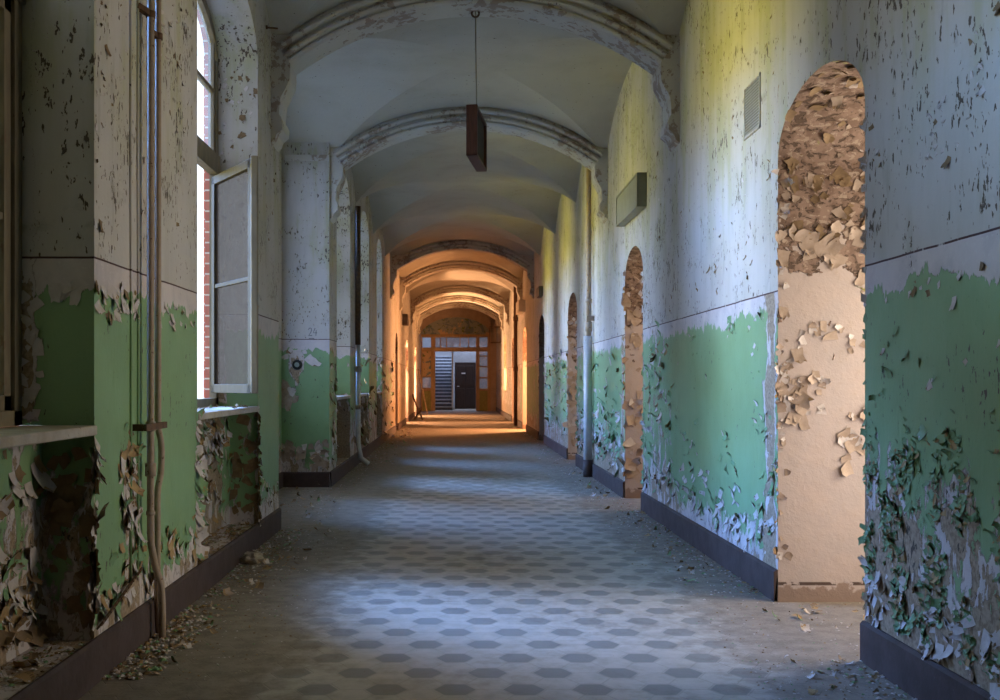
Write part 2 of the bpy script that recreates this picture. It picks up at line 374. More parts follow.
def tympanum():
    m, t, b = mat('tympanum_paint'); co = t.co(); x, y, z = t.xyz(co)
    n1 = t.noise(co, 2.6, 5, .65, .6); n2 = t.noise(co, 7, 4, .6)
    col = t.mix(t.ss(n1, .42, .48), (.16, .22, .24), (.32, .36, .32))
    col = t.mix(t.ss(t.m('ADD', n1, t.ss(z, 3.0, 3.6, .14, 0.)), .60, .62), col, (.62, .44, .26))
    col = t.mix(t.ss(n2, .60, .62), col, (.16, .20, .05))
    t.put(b.inputs['Base Color'], col); b.inputs['Roughness'].default_value = .8
    return m
M_TYMP = tympanum()

# ------------------------------------------------------------------ floor
f = MB(); f.grid(lambda u, v: (u, v, 0), [-3.0, -1.45, 1.77, 5.6], [YB, 8, 16, 30, YE, 54])
floor = f.build('floor', M_FLOOR); tag(floor, 'worn grey corridor floor of pale tiles with dark hexagons', 'floor', kind='structure')

# ------------------------------------------------------------------ right wall with its arched doorways
WT = 4.62                                                      # wall head, above the vaults
DOOR_R = [(4.49, 5.70, 2.42, .31), (9.79, 10.83, 2.25, .30), (15.09, 16.29, 2.25, .31), (20.6, 21.9, 2.28, .31), (25.7, 27.2, 2.3, .32), (31.2, 32.3, 2.3, .3)]
WINF = (35.8, 37.6, 2.5, .4)                                   # far window on the right, with a sill
def arch(y, o):
    c, a = (o[0]+o[1])/2, (o[1]-o[0])/2; u = max(-1, min(1, (y-c)/a))
    return o[2] + o[3]*math.sqrt(max(0, 1-u*u))
def arch_ys(o, n=18): c, a = (o[0]+o[1])/2, (o[1]-o[0])/2; return [c - a*math.cos(PI*i/n) for i in range(n+1)]
def clamp(v, a=0, b=1): return max(a, min(b, v))
def sst(v, a, b): u = clamp((v-a)/(b-a)); return u*u*(3-2*u)
def wear_right(p):
    y, z = p.y, p.z; r = .08; g = .15; bare = 0
    if y < 4.5:
        r += .52*sst(z, 1.30, .55) + .10*sst(y, 3.7, 4.3)*sst(z, 1.5, .9)
        g += .35*sst(z, 2.0, 2.3)*sst(z, 3.4, 2.9)
        r += .25*sst(z, .45, .3)
    else:
        r += .34*sst(z, .62, .30)
        if 8.15 < y < 9.8: r += .22*sst(y, 8.3, 8.9)*sst(y, 9.75, 9.3) + .12
        if 10.83 < y < 15.1: r += .06 + .42*sst(z, .95, .4)
        if y > 11.9: r += .10 + .12*sst(y, 13.2, 14.2)
        if y > 17: r += .08
    for o in DOOR_R:
        if o[0]-.4 < y < o[1]+.4:
            d = min(abs(y-o[0]), abs(y-o[1]))
            if y >= o[1]: r += .75*sst(d, .29, .20)
            elif y > 5: r += .12*sst(d, .2, .05)
            if z > DADO: bare += .33*sst(d, .07, .02)
    g += .30*sst(mnoise.noise((y*.5, z*.6, 3)), 0, .4)
    if y > 28: r += .25; g += .2; bare += .2
    return (r, g, bare)
def ywalk(a, b):
    out = [a]
    while out[-1] < b-1e-6:
        d = .08 if 3 < out[-1] < 9 else (.14 if out[-1] < 18 else .4)
        out.append(min(b, out[-1]+d))
    if len(out) > 2 and out[-1]-out[-2] < .02: out.pop(-2)
    return out
wr = MB()
segs = []; cur = YB
for o in sorted(DOOR_R + [WINF]): segs.append((cur, o[0])); cur = o[1]
segs.append((cur, YE))
for a, b in segs: wr.grid(lambda u, v: (XR, u, v), ywalk(a, b), steps(0, WT, .09), 0, wear_right)
DEP = .60
def plain(p): return (.1, .1, 0)
for o in DOOR_R + [WINF]:
    ys = arch_ys(o); n = 24
    P = []; z0 = .95 if o is WINF else 0
    for y in ys: P += [(XR, y, arch(y, o) + (WT-arch(y, o))*k/n) for k in range(n+1)]
    fs = [(i*(n+1)+k, (i+1)*(n+1)+k, (i+1)*(n+1)+k+1, i*(n+1)+k+1) for i in range(len(ys)-1) for k in range(n)]
    wr.add(P, fs, 0, [wear_right(Vector(p)) for p in P])
    wr.grid(lambda u, v: (v, u, arch(u, o)), ys, lin(XR, XR+DEP, 4), 1, smooth=True)          # soffit
    for y in (o[0], o[1]): wr.grid(lambda u, v: (u, y, v), lin(XR, XR+DEP, 6), steps(z0, o[2], .1), 1)
    if o is WINF: wr.grid(lambda u, v: (XR, u, v), steps(o[0], o[1], .2), steps(0, .95, .1), 0, wear_right)
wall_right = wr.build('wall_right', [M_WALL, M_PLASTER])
tag(wall_right, 'long right corridor wall, green below and whitewashed above, with arched doorways', 'wall', kind='structure')
# rooms behind the doorways
sr = MB(); X2 = 5.5
sr.add([(X2, YB, 0), (X2, YE, 0), (X2, YE, 3.4), (X2, YB, 3.4)], [(0,1,2,3)])
sr.add([(XR+DEP, YB, 3.4), (X2, YB, 3.4), (X2, YE, 3.4), (XR+DEP, YE, 3.4)], [(0,1,2,3)])
for y in (YB, YE, 12.6, 18.5, 24, 29.5, 34.5): sr.add([(XR+DEP, y, 0), (X2, y, 0), (X2, y, 3.4), (XR+DEP, y, 3.4)], [(0,1,2,3)])
cur = YB
for o in sorted(DOOR_R + [WINF]):
    for a, b, z0, z1 in ((cur, o[0], 0, 3.4), (o[0], o[1], o[2]+o[3], 3.4)):
        sr.add([(XR+DEP, a, z0), (XR+DEP, b, z0), (XR+DEP, b, z1), (XR+DEP, a, z1)], [(0,1,2,3)])
    ys = arch_ys(o); top = o[2]+o[3]
    for i in range(len(ys)-1):
        sr.add([(XR+DEP, ys[i], arch(ys[i], o)), (XR+DEP, ys[i+1], arch(ys[i+1], o)), (XR+DEP, ys[i+1], top), (XR+DEP, ys[i], top)], [(0,1,2,3)])
    cur = o[1]
sr.add([(XR+DEP, cur, 0), (XR+DEP, YE, 0), (XR+DEP, YE, 3.4), (XR+DEP, cur, 3.4)], [(0,1,2,3)])
sr.add([(XR+DEP, WINF[0], 0), (XR+DEP, WINF[1], 0), (XR+DEP, WINF[1], .95), (XR+DEP, WINF[0], .95)], [(0,1,2,3)])
o_ = sr.build('wall_side_rooms', M_PLAIN); tag(o_, 'tan plaster walls of the rooms behind the right doorways', 'wall', kind='structure')

# ------------------------------------------------------------------ left wall: window bays and a vaulted recess
W_SPR, W_RISE = 3.55, .40
NICHE_X, GL_X, OUT_X = -1.66, -1.74, -1.84
SILL = 1.03; CURB = .165
def wear_left(p):
    x, y, z = p.x, p.y, p.z; r = .06; g = .30; bare = 0
    if abs(y-12.0) < .02 and x < XL+.01:
        d = math.hypot((x+1.82)*1.3, (z-1.40))
        r += .5*sst(d, .17, .10) + .45*sst(abs(x+1.86+(1.2-z)*.25), .09, .03)*sst(z, .95, 1.05)*sst(z, 1.45, 1.3)
        r += .5*sst(z, .50, .30)
        r += .25*sst(abs(x+1.80), .25, .05)*sst(z, 1.35, 1.5)
    elif x < XL-.02 and z < SILL and x > -2.3:
        r = .42 + .18*sst(z, .75, .35)
        if y > 5 and y < 8: r = .36 + .38*sst(y, 7.48, 7.30)
    elif x < XL-.02 and x > -2.0 and not (REC[0] < y < REC[1]+.05):
        r = .08 + .7*sst(x, -1.67, -1.71) + .5*sst(z, 1.10, 1.03)
    elif x > XL-.02 and y < 8.6:
        r += .5*sst(z, .42, .26)
        r += .42*sst(abs(y-4.66), .17, .10)*sst(z, 1.15, .85)
        for a, b in WIN_L[:2]: r += .55*sst(min(abs(y-a), abs(y-b)), .06, .03)*sst(z, 1.15, 1.0)
    if y > 12.2: r += .22 + .35*sst(z, .9, .6); g += .1
    if y > 20: r += .2; bare = .25
    if y > 24: r += .15; bare = .3
    return (r, g, bare)
wl = MB()
def lface(a, b, z0, z1, dz=.09): wl.grid(lambda u, v: (XL, u, v), ywalk(a, b), steps(z0, z1, dz), 0, wear_left)
DOOR_L = [(25.3, 26.3, 2.2, .25), (30.6, 32.2, 2.2, .3), (37.0, 38.8, 2.2, .3)]
cur = YB
for a, b in WIN_L:
    if cur < REC[0] < a:
        lface(cur, REC[0], 0, WT); cur = REC[1]
    lface(cur, a, 0, WT); cur = b
for o in DOOR_L: lface(cur, o[0], 0, WT); cur = o[1]
lface(cur, YE, 0, WT)
for o in DOOR_L:
    ys = arch_ys(o); n = 8
    P = [(XL, y, arch(y, o) + (WT-arch(y, o))*k/n) for y in ys for k in range(n+1)]
    wl.add(P, [(i*(n+1)+k, (i+1)*(n+1)+k, (i+1)*(n+1)+k+1, i*(n+1)+k+1) for i in range(len(ys)-1) for k in range(n)], 0, [wear_left(Vector(p)) for p in P])
    wl.grid(lambda u, v: (v, u, arch(u, o)), ys, [XL, XL-1.3], 1, smooth=True)
    for y in o[:2]: wl.grid(lambda u, v: (u, y, v), [XL, XL-.6, XL-1.3], [0, 1, o[2]], 1)
    wl.add([(XL-1.3, o[0], 0), (XL-1.3, o[1], 0), (XL-1.3, o[1], 2.6), (XL-1.3, o[0], 2.6)], [(0,1,2,3)], 1)
def window_hole(a, b, xin, rev=True):
    """the reveal, radiator niche and outer brick jambs of one window, cut through the wall at x = xin"""
    o = (a, b, W_SPR, W_RISE); ys = arch_ys(o, 22); n = 6; dx = xin-XL
    P = [(xin, y, arch(y, o) + (WT-arch(y, o))*k/n) for y in ys for k in range(n+1)]
    wl.add(P, [(i*(n+1)+k, (i+1)*(n+1)+k, (i+1)*(n+1)+k+1, i*(n+1)+k+1) for i in range(len(ys)-1) for k in range(n)], 0, [wear_left(Vector(p)) for p in P])
    wl.grid(lambda u, v: (xin, u, v), steps(a, b, .12), [0, CURB/2, CURB], 0, wear_left)       # curb under the niche
    wl.grid(lambda u, v: (v, u, CURB), steps(a, b, .2), [xin, NICHE_X+dx], 0, wear_left)
    wl.grid(lambda u, v: (NICHE_X+dx, u, v), steps(a, b, .07), steps(CURB, SILL, .07), 0, wear_left)
    for y in (a, b):
        wl.grid(lambda u, v: (u, y, v), lin(xin, NICHE_X+dx, 5), steps(CURB, SILL, .07), 0, wear_left)
        wl.grid(lambda u, v: (u, y, v), lin(xin, GL_X-.05+dx, 8), steps(SILL, W_SPR, .07), 0, wear_left)
        wl.grid(lambda u, v: (u, y, v), [GL_X-.05+dx, OUT_X+dx], [SILL-.1, W_SPR], 2)
    wl.grid(lambda u, v: (v, u, arch(u, o)), ys, lin(xin, GL_X-.05+dx, 6), 0, wear_left, smooth=True)
    wl.grid(lambda u, v: (v, u, arch(u, o)), ys, [GL_X-.05+dx, OUT_X+dx], 2, smooth=True)
    wl.add([(NICHE_X+dx, a, SILL-.02), (NICHE_X+dx, b, SILL-.02), (OUT_X+dx-.03, b, SILL-.06), (OUT_X+dx-.03, a, SILL-.06)], [(0,1,2,3)], 2)
    for y in (a-.02, b+.02): wl.grid(lambda u, v: (u, y, v), [GL_X-.02+dx, OUT_X+dx], [0, SILL, WT], 2)
for a, b in WIN_L: window_hole(a, b, XL)
# recess: two faces square to the corridor, and the window wall at its back
for y in REC: wl.grid(lambda u, v: (u, y, v), steps(XL, REC_X if y < 10 else -2.0, .06), steps(0, WT, .07), 0, wear_left)
for a, b in ((REC[0], WIN_REC[0]), (WIN_REC[1], REC[1])): wl.grid(lambda u, v: (REC_X, u, v), steps(a, b, .1), steps(0, WT, .1), 0, wear_left)
o_ = (*WIN_REC, W_SPR, .30); ys_ = arch_ys(o_, 22)
P = [(REC_X, y, arch(y, o_) + (WT-arch(y, o_))*k/4) for y in ys_ for k in range(5)]
wl.add(P, [(i*5+k, (i+1)*5+k, (i+1)*5+k+1, i*5+k+1) for i in range(22) for k in range(4)], 0)
wl.grid(lambda u, v: (REC_X, u, v), steps(*WIN_REC, .2), steps(0, SILL, .2), 0, wear_left)
for y in WIN_REC: wl.grid(lambda u, v: (u, y, v), [REC_X, REC_X-.06], [SILL, W_SPR], 2)
wl.grid(lambda u, v: (u, REC[0]-.03, v), [-1.5, -2.06], [0, 2, WT], 2)
wl.grid(lambda u, v: (OUT_X, u, v), [WIN_L[1][1], REC[0]], [0, 2, WT], 2)
wall_left = wl.build('wall_left', [M_WALL, M_PLASTER, M_BRICK])
tag(wall_left, 'left corridor wall of green and whitewashed piers between deep window bays', 'wall', kind='structure')
bw = MB()
bw.add([(-3, YB, 0), (2.4, YB, 0), (2.4, YB, WT), (-3, YB, WT)], [(0,1,2,3)])
o_ = bw.build('wall_back', M_WALL); tag(o_, 'plain corridor wall behind the viewer', 'wall', kind='structure')

# baseboards
bb = MB()
def skirt(m, p, q, h=.175, t_=.022):
    p, q = Vector(p), Vector(q); n = max(1, int((q-p).length/.25)); a = (q-p).normalized(); nrm = Vector((-a.y, a.x, 0))
    us = lin(0, (q-p).length, n); prof = [(0, h), (t_*.5, h), (t_, h-.012), (t_, 0)]
    P = [p + a*u + nrm*d + Vector((0, 0, z)) for u in us for d, z in prof]
    fs = [(i*4+j, i*4+j+1, (i+1)*4+j+1, (i+1)*4+j) for i in range(n) for j in range(3)] + [(0, 1, 2, 3), (n*4+3, n*4+2, n*4+1, n*4)]
    m.add(P, fs)
cur = YB
for o in DOOR_R:
    skirt(bb, (XR, cur, 0), (XR, o[0], 0))
    if o is not DOOR_R[0]: skirt(bb, (XR, o[1], 0), (XR+DEP, o[1], 0), .16) ; bb.add([], [])
    else: skirt(bb, (XR, o[1], 0), (XR+.13, o[1], 0), .14)
    cur = o[1]
skirt(bb, (XR, cur, 0), (XR, YE, 0))
o_ = bb.build('baseboard_right', M_BASE); tag(o_, 'dark purple-brown baseboard along the right wall', 'baseboard', kind='structure')
bl = MB()
skirt(bl, (XL, REC[0], 0), (XL, YB, 0))
skirt(bl, (REC_X, REC[0], 0), (XL, REC[0], 0)); skirt(bl, (XL, REC[1], 0), (REC_X, REC[1], 0)); skirt(bl, (REC_X, REC[1], 0), (REC_X, REC[0], 0))
cur = YE
for o in reversed(DOOR_L): skirt(bl, (XL, cur, 0), (XL, o[1], 0)); cur = o[0]
skirt(bl, (XL, cur, 0), (XL, REC[1], 0))
o_ = bl.build('baseboard_left', M_BASE); tag(o_, 'dark purple-brown baseboard along the left wall', 'baseboard', kind='structure')

# ------------------------------------------------------------------ groin vaults
V_SPR, V_CR = 3.83, 4.40; XC = (XL+XR)/2; XA = (XR-XL)/2
BAYS = [YB, 1.6, 5.0, 8.36, 12.2, 15.2, 18.4, 21.6, 23.45, 27.4, 30.7, 34.2, 38.1, 41.4, YE]
cm = MB()
def prof(u):                                                   # segmental arch profile, 0 at crown, 1 at wall
    R = (1 + .55*.55)/(2*.55); return (math.sqrt(max(0, R*R-u*u)) - (R-.55))/.55
for a, b in zip(BAYS, BAYS[1:]):
    yc, ya = (a+b)/2, (b-a)/2; n = 22
    zf = lambda u: V_SPR + (V_CR-V_SPR)*prof(u)
    for q in range(4):
        rows = []
        for i in range(n+1):
            r = i/n; rows.append([(r, (2*j/n-1)*r) for j in range(n+1)])
        P = []
        for row in rows:
            for (rr, ss_) in row:
                sx, sy = {0: (rr, ss_), 1: (-rr, ss_), 2: (ss_, rr), 3: (ss_, -rr)}[q]
                z = zf(abs(ss_)) ; P.append((XC+sx*XA, yc+sy*ya, z))
        fs = [(i*(n+1)+j, (i+1)*(n+1)+j, (i+1)*(n+1)+j+1, i*(n+1)+j+1) for i in range(n) for j in range(n)]
        cm.add(P, fs, 0, smooth=True)
    if a == 8.36:                                              # the cross vault runs on into the recess
        cm.grid(lambda u, v: (v, yc+u*ya, zf(abs(u))), lin(-1, 1, 40), [XL, -2.0, -2.1], 0, smooth=True)
ceiling = cm.build('ceiling', M_CEIL)
tag(ceiling, 'pale plaster groin vaults over the corridor', 'ceiling', kind='structure')

# transverse ribs with their corbels
R_A, R_H, R_SP = 1.46, .48, 3.72; R_C = .16
RR = (R_A**2 + R_H**2)/(2*R_H); TH = math.asin(R_A/RR)
def rib(n, y, label, depth=.33):
    prof_ = [(.55, depth+.02), (.06, depth+.02), (.05, depth), (0, depth), (0, .03), (.010, .010), (.022, .0), (.030, .0), (.033, .022), (.045, .024), (.050, -.004), (.064, -.020), (.082, -.020), (.094, -.004), (.098, .024),
             (.118, .026), (.122, -.006), (.132, -.020), (.150, -.026), (.168, -.020), (.178, .0), (.182, .022), (.235, .024), (.55, .024)]
    m = MB(); na = 48; k = len(prof_); P = []
    for i in range(na+1):
        th = -TH*1.0 + 2*TH*i/na
        for r, d in prof_: P.append((R_C + (RR+r)*math.sin(th), y+d, R_SP+R_H-RR + (RR+r)*math.cos(th)))
    m.add(P, [(i*k+j, i*k+j+1, (i+1)*k+j+1, (i+1)*k+j) for i in range(na) for j in range(k-1)], 0)
    o = m.build('trim_%d' % n, M_RIB); tag(o, label, 'trim', kind='structure')
    for s_, xw in ((-1, XL), (1, XR)):
        c = MB(); xs = R_C + s_*R_A; t0 = abs(xw-xs)
        pr = [(t0, 4.35), (t0, R_SP-.06), (t0-.005, R_SP-.13), (t0-.035, R_SP-.20), (t0-.075, R_SP-.27), (t0*.45, R_SP-.34), (t0*.42, R_SP-.40), (t0*.55, R_SP-.43), (t0*.62, R_SP-.46),
              (t0*.60, R_SP-.52), (t0*.30, R_SP-.56), (t0*.22, R_SP-.60), (0, R_SP-.63)]
        pr[0] = (t0, R_SP)
        full = [(0, R_SP+.25), (0.02, R_SP+.25)] + pr
        v = [(xw - s_*p, y+dd, z) for dd in (.0, depth) for p, z in pr + [(-.03, R_SP-.63), (-.03, R_SP+.24), (t0-.13, R_SP+.19)]]
        nn = len(pr)+3
        fs = [(i, (i+1) % nn, nn+(i+1) % nn, nn+i) for i in range(nn)] + [tuple(range(nn))[::-1], tuple(range(nn, 2*nn))]
        c.add(v, fs)
        c.build('corbel', M_RIB, o)
    return o
RIBS = [(8.19, 'nearest moulded ceiling arch, with the hanging box below it'), (12.04, 'second moulded ceiling arch, at the far side of the lit recess'),
        (23.25, 'ceiling arch where the warm light begins'), (27.2, 'warm-lit ceiling arch just beyond the change of light'), (34.0, 'warm-lit ceiling arch halfway to the stair screen'),
        (37.9, 'bright warm ceiling arch before the stair screen'), (41.2, 'last ceiling arch in front of the stair screen')]
for i, (y, lab) in enumerate(RIBS): rib(i+1, y, lab)
# cornice line of the recess
tm = MB(); tm.box(-1.96, XL, REC[1]-.02, REC[1], 3.80, 3.83); tm.box(-1.96, XL, REC[1]-.010, REC[1], 3.76, 3.80)
o_ = tm.build('trim_8', M_RIB); tag(o_, 'thin stained cornice on the pier face beside the recess', 'trim', kind='structure')

# ------------------------------------------------------------------ windows
def bars_frame(m, fn, u0, u1, z0, z1, wd, dp, n0):
    """rectangular frame of four bars in the plane given by fn(u, z)"""
    for p, q in (((u0+wd/2, z0), (u0+wd/2, z1)), ((u1-wd/2, z0), (u1-wd/2, z1)), ((u0, z0+wd/2), (u1, z0+wd/2)), ((u0, z1-wd/2), (u1, z1-wd/2))):
        m.bar(fn(*p), fn(*q), wd, dp, 0, n0)
def sash(parent, name, hinge, end, z0, z1, bars, gl, fm=None):
    h, e = Vector((hinge[0], hinge[1], 0)), Vector((end[0], end[1], 0)); t = (e-h).normalized(); L = (e-h).length
    nrm = Vector((-t.y, t.x, 0)); fn = lambda u, z: h + t*u + Vector((0, 0, z))
    m = MB(); bars_frame(m, fn, 0, L, z0, z1, .062, .042, nrm)
    for z in bars: m.bar(fn(.05, z), fn(L-.05, z), .028, .03, 0, nrm)
    o = m.build(name, fm or M_FRAME, parent, bevel=.003)
    g = MB(); g.add([fn(.05, z0+.05)+nrm*.002, fn(L-.05, z0+.05)+nrm*.002, fn(L-.05, z1-.05)+nrm*.002, fn(.05, z1-.05)+nrm*.002], [(0,1,2,3)])
    g.add([p - nrm*.004 for p in [fn(.05, z0+.05), fn(L-.05, z0+.05), fn(L-.05, z1-.05), fn(.05, z1-.05)]], [(3,2,1,0)])
    g.build('pane', gl, o)
    return o
def window(n, a, b, xin, label, gl, open_far=False, xg=GL_X, rise=W_RISE):
    o = (a, b, W_SPR, rise)
    m = MB(); fw = .07
    for y in (a+fw/2, b-fw/2): m.bar((xg-.025, y, SILL), (xg-.025, y, W_SPR), fw, .05, 0, (1, 0, 0))
    ys = arch_ys(o, 20)
    for i in range(len(ys)-1):                                # curved head
        p = [(x_, y, z_) for y in ys[i:i+2] for x_ in (xg, xg-.05) for z_ in (arch(y, o), arch(y, o)-fw*1.1)]
        m.add(p, [(0,1,5,4), (2,6,7,3), (1,3,7,5)])
    m.box(xg-.05, xg, a, b, SILL, SILL+.06); m.box(xg-.05, xg+.015, a, b, 2.72, 2.86)
    m.bar((xg-.04, (a+b)/2, 2.86), (xg-.04, (a+b)/2, W_SPR+rise-.02), .06, .07, 0, (1, 0, 0))
    r = m.build('window_%d' % n, M_FRAME); tag(r, label, 'window', kind='structure')
    s = MB(); s.box(xg, xin+.014, a, b, SILL-.04, SILL)
    s.build('sill', M_SILL, r, bevel=.006)
    mid = (a+b)/2
    sash(r, 'casement', (xg-.035, a+fw), (xg-.035, mid), SILL+.06, 2.72, (1.85,), gl)
    if open_far: sash(r, 'casement', (xg-.02, b-.06), (xg+.40, b-.72), SILL+.10, 2.70, (1.90,), M_DUSTY, M_SASH); m = MB(); m.box(xg+.385, xg+.43, b-.755, b-.715, SILL+.10, 2.71); m.build('sash_edge', M_FRAME, r, bevel=.006)
    else: sash(r, 'casement', (xg-.035, mid), (xg-.035, b-fw), SILL+.06, 2.72, (1.85,), gl)
    for y0, y1 in ((a+fw, mid-.03), (mid+.03, b-fw)):         # upper lights follow the arch
        yy = lin(y0, y1, 10); g = MB(); k = MB()
        for i in range(10): g.add([(xg-.03, yy[i], 2.86), (xg-.03, yy[i+1], 2.86), (xg-.03, yy[i+1], arch(yy[i+1], o)-.05), (xg-.03, yy[i], arch(yy[i], o)-.05)], [(0,1,2,3)])
        k.bar((xg-.03, y0, 3.32), (xg-.03, y1, 3.32), .03, .035, 0, (1, 0, 0))
        for yv in (y0+.02, y1-.02): k.bar((xg-.03, yv, 2.86), (xg-.03, yv, arch(yv, o)-.05), .04, .04, 0, (1, 0, 0))
        f_ = k.build('top_light', M_FRAME, r); g.build('pane', M_TOPGL if n == 1 else gl, f_)
    return r
labs = ['nearest left window, a sliver of cream frame at the picture edge', 'left window with its casement swung open into the corridor', 'first left window beyond the recess, narrow strip of daylight',
        'left window beyond the rusty standing pipe', 'furthest left window before the warm light']
for i, (a, b) in enumerate(WIN_L): window(i+1, a, b, XL, labs[i], M_FOGGY if i == 0 else M_GLASS, i == 1)
window(6, *WIN_REC, REC_X, 'window at the back of the left recess', M_BAYGL, xg=REC_X-.005, rise=.30)
# far right window with sill
m = MB()
fn = lambda u, z: Vector((XR+.40, u, z))
bars_frame(m, fn, WINF[0], WINF[1], .95, 2.55, .07, .07, (1, 0, 0)); m.bar(fn(36.7, .95), fn(36.7, 2.55), .06, .06, 0, (1, 0, 0))
r = m.build('window_7', M_WOODW); tag(r, 'far right window glowing beside the stair screen', 'window', kind='structure')
s = MB(); s.box(XR-.05, XR+.40, WINF[0]-.03, WINF[1]+.03, .91, .95); s.build('sill', M_SILL, r, bevel=.006)
g = MB(); g.add([fn(WINF[0], .95), fn(WINF[1], .95), fn(WINF[1], 2.8), fn(WINF[0], 2.8)], [(0,1,2,3)]); g.build('pane', M_GLASS, r)

# ------------------------------------------------------------------ stair screen, door and stair hall at the end
def P2(x, y): return (x-455)*YE/1040, 1.2-(y-383)*YE/1040
m = MB()
def wbox(x0, y0, x1, y1, d0=-.06, d1=.06, mt=0):
    a, zb = P2(x0, y1); b, zt = P2(x1, y0); m.box(a, b, YE+d0, YE+d1, max(0, zb), zt, mt)
wbox(431, 337, 435.3, 412); wbox(476, 337, 479.5, 412); wbox(419, 347.5, 491, 351.5, -.08, .08); wbox(419, 334.5, 491, 337.5, -.08, .08)
wbox(487.5, 337, 490.5, 412); wbox(419.5, 337, 422.5, 412)
for x in (440.5, 446.5, 460, 468.5): wbox(x-.4, 337, x+.5, 348, -.03, .03)
for y in (356, 366.5, 377.5): wbox(479, y-.5, 488, y+.7, -.04, .04)
for y in (376.5, 388.5): wbox(422, y-.6, 432, y+.7, -.04, .04)
for x0, x1 in ((422, 431.5), (479.5, 488)): wbox(x0, 388.5, x1, 391, -.05, .05)
scr = m.build('door_1', M_WOODW, bevel=.008); tag(scr, 'wooden stair screen with open doorway, side lights and transom panes', 'door', kind='structure')
for i, (x0, y0, x1, y1) in enumerate(((435.3, 337.5, 440.3, 347.5), (441, 337.5, 446.2, 347.5), (447, 337.5, 459.6, 347.5), (460.6, 337.5, 468, 347.5), (469, 337.5, 476, 347.5), (479.5, 337.5, 487.5, 347.5),
                       (479.5, 351.5, 487.5, 388), (422.5, 377, 431, 388))):
    m = MB(); wbox(x0, y0, x1, y1, -.004, .004); m.build('pane', M_HALLG, scr)
for x0, x1 in ((422.5, 431), (479.5, 487.5)):
    m = MB(); wbox(x0, 391, x1, 412, -.03, .03); wbox(x0+1.3, 393, x1-1.3, 409, -.045, .0); m.build('panel', M_OLIVE, scr, bevel=.01)
m = MB(); wbox(422.5, 351.5, 431, 376.5, -.03, .03); m.build('panel', M_TYMP, scr)
# end wall: tympanum and side masonry
m = MB()
xs = lin(-1.55, 1.62, 30)
for i in range(30):
    za = lambda x: 3.02 + 1.0*math.sqrt(max(0, 1-((x-.04)/1.60)**2))
    zt0 = P2(0, 334.5)[1]
    if za(xs[i]) > zt0 or za(xs[i+1]) > zt0:
        m.add([(xs[i], YE, zt0), (xs[i+1], YE, zt0), (xs[i+1], YE, max(zt0, za(xs[i+1]))), (xs[i], YE, max(zt0, za(xs[i])))], [(0,1,2,3)], 1)
    m.add([(xs[i], YE-.12, max(zt0, za(xs[i]))), (xs[i+1], YE-.12, max(zt0, za(xs[i+1]))), (xs[i+1], YE-.12, 4.7), (xs[i], YE-.12, 4.7)], [(0,1,2,3)], 0)
    m.add([(xs[i], YE-.12, max(zt0, za(xs[i]))), (xs[i+1], YE-.12, max(zt0, za(xs[i+1]))), (xs[i+1], YE+.02, max(zt0, za(xs[i+1]))), (xs[i], YE+.02, max(zt0, za(xs[i])))], [(0,1,2,3)], 0)
m.box(-2.4, -1.52, YE-.12, YE+.1, 0, 4.7, 0); m.box(1.52, 2.4, YE-.12, YE+.1, 0, 4.7, 0)
o_ = m.build('wall_end', [M_PLAIN, M_TYMP]); tag(o_, 'end wall with dark flaking painted tympanum above the stair screen', 'wall', kind='structure')
# hall behind
m = MB()
HX0, HX1, HY = -2.4, 2.4, 52.5
m.add([(HX0, HY, 0), (HX1, HY, 0), (HX1, HY, 5.5), (HX0, HY, 5.5)], [(0,1,2,3)]); m.add([(HX0, YE, 5.5), (HX1, YE, 5.5), (HX1, HY, 5.5), (HX0, HY, 5.5)], [(0,1,2,3)])
for x in (HX0, HX1): m.add([(x, YE, 0), (x, HY, 0), (x, HY, 5.5), (x, YE, 5.5)], [(0,1,2,3)])
m.add([(HX0, YE, 4.6), (HX1, YE, 4.6), (HX1, YE, 5.5), (HX0, YE, 5.5)], [(0,1,2,3)])
m.box(-.02, 2.4, 48.5, 48.6, 0, 3.0)                            # the wall beside the flight
o_ = m.build('wall_stair_hall', M_HALL); tag(o_, 'cool grey walls of the stair hall beyond the doorway', 'wall', kind='structure')
st_ = empty('staircase', (-.5, 46.3, 0)); tag(st_, 'blue-grey stone staircase rising behind the open doorway', 'staircase', kind='thing')
NS = 16
for i in range(NS):
    m = MB(); y0 = 46.3 + i*.29; z1 = (i+1)*.158
    m.box(-.95, -.13, y0, y0+.33, z1-.158, z1-.04, 0); m.box(-.95, -.13, y0-.035, y0+.33, z1-.055, z1, 1)
    m.build('step', [M_RISER, M_STEP], st_)
m = MB(); m.bar((-.11, 46.35, 0), (-.11, 46.35, 2.75), .07, .07, 0, (0, 1, 0)); m.box(-.15, -.07, 46.3, 46.4, 2.75, 2.82); m.build('post', M_NEWEL, st_)
m = MB(); m.add([(-.10, 46.35, 0), (-.10, 51, 2.45), (-.10, 51, 0)], [(0,1,2)]); m.add([(-.05, 46.35, 0), (-.05, 51, 2.45), (-.05, 51, 0)], [(0,1,2)]); m.build('stringer', M_STEP, st_)
m = MB(); m.tube([(-.11, 46.4, .95), (-.11, 50.9, 3.4)], .025); m.build('handrail', M_BROWND, st_)
dd = MB(); dd.box(.0, .96, 48.38, 48.47, 0, 2.16); 
for a_, b_ in ((.08, .44), (.52, .88)):
    for z0, z1 in ((.15, .95), (1.1, 2.0)): dd.box(a_, b_, 48.36, 48.39, z0, z1)
o_ = dd.build('door_2', M_BROWND, bevel=.01); tag(o_, 'dark brown panelled door beside the staircase', 'door', kind='structure')
hm = MB(); hm.tube([(.10, 48.34, 1.05), (.10, 48.28, 1.05), (.20, 48.28, 1.05)], .012); hm.build('handle', M_NEWEL, o_)
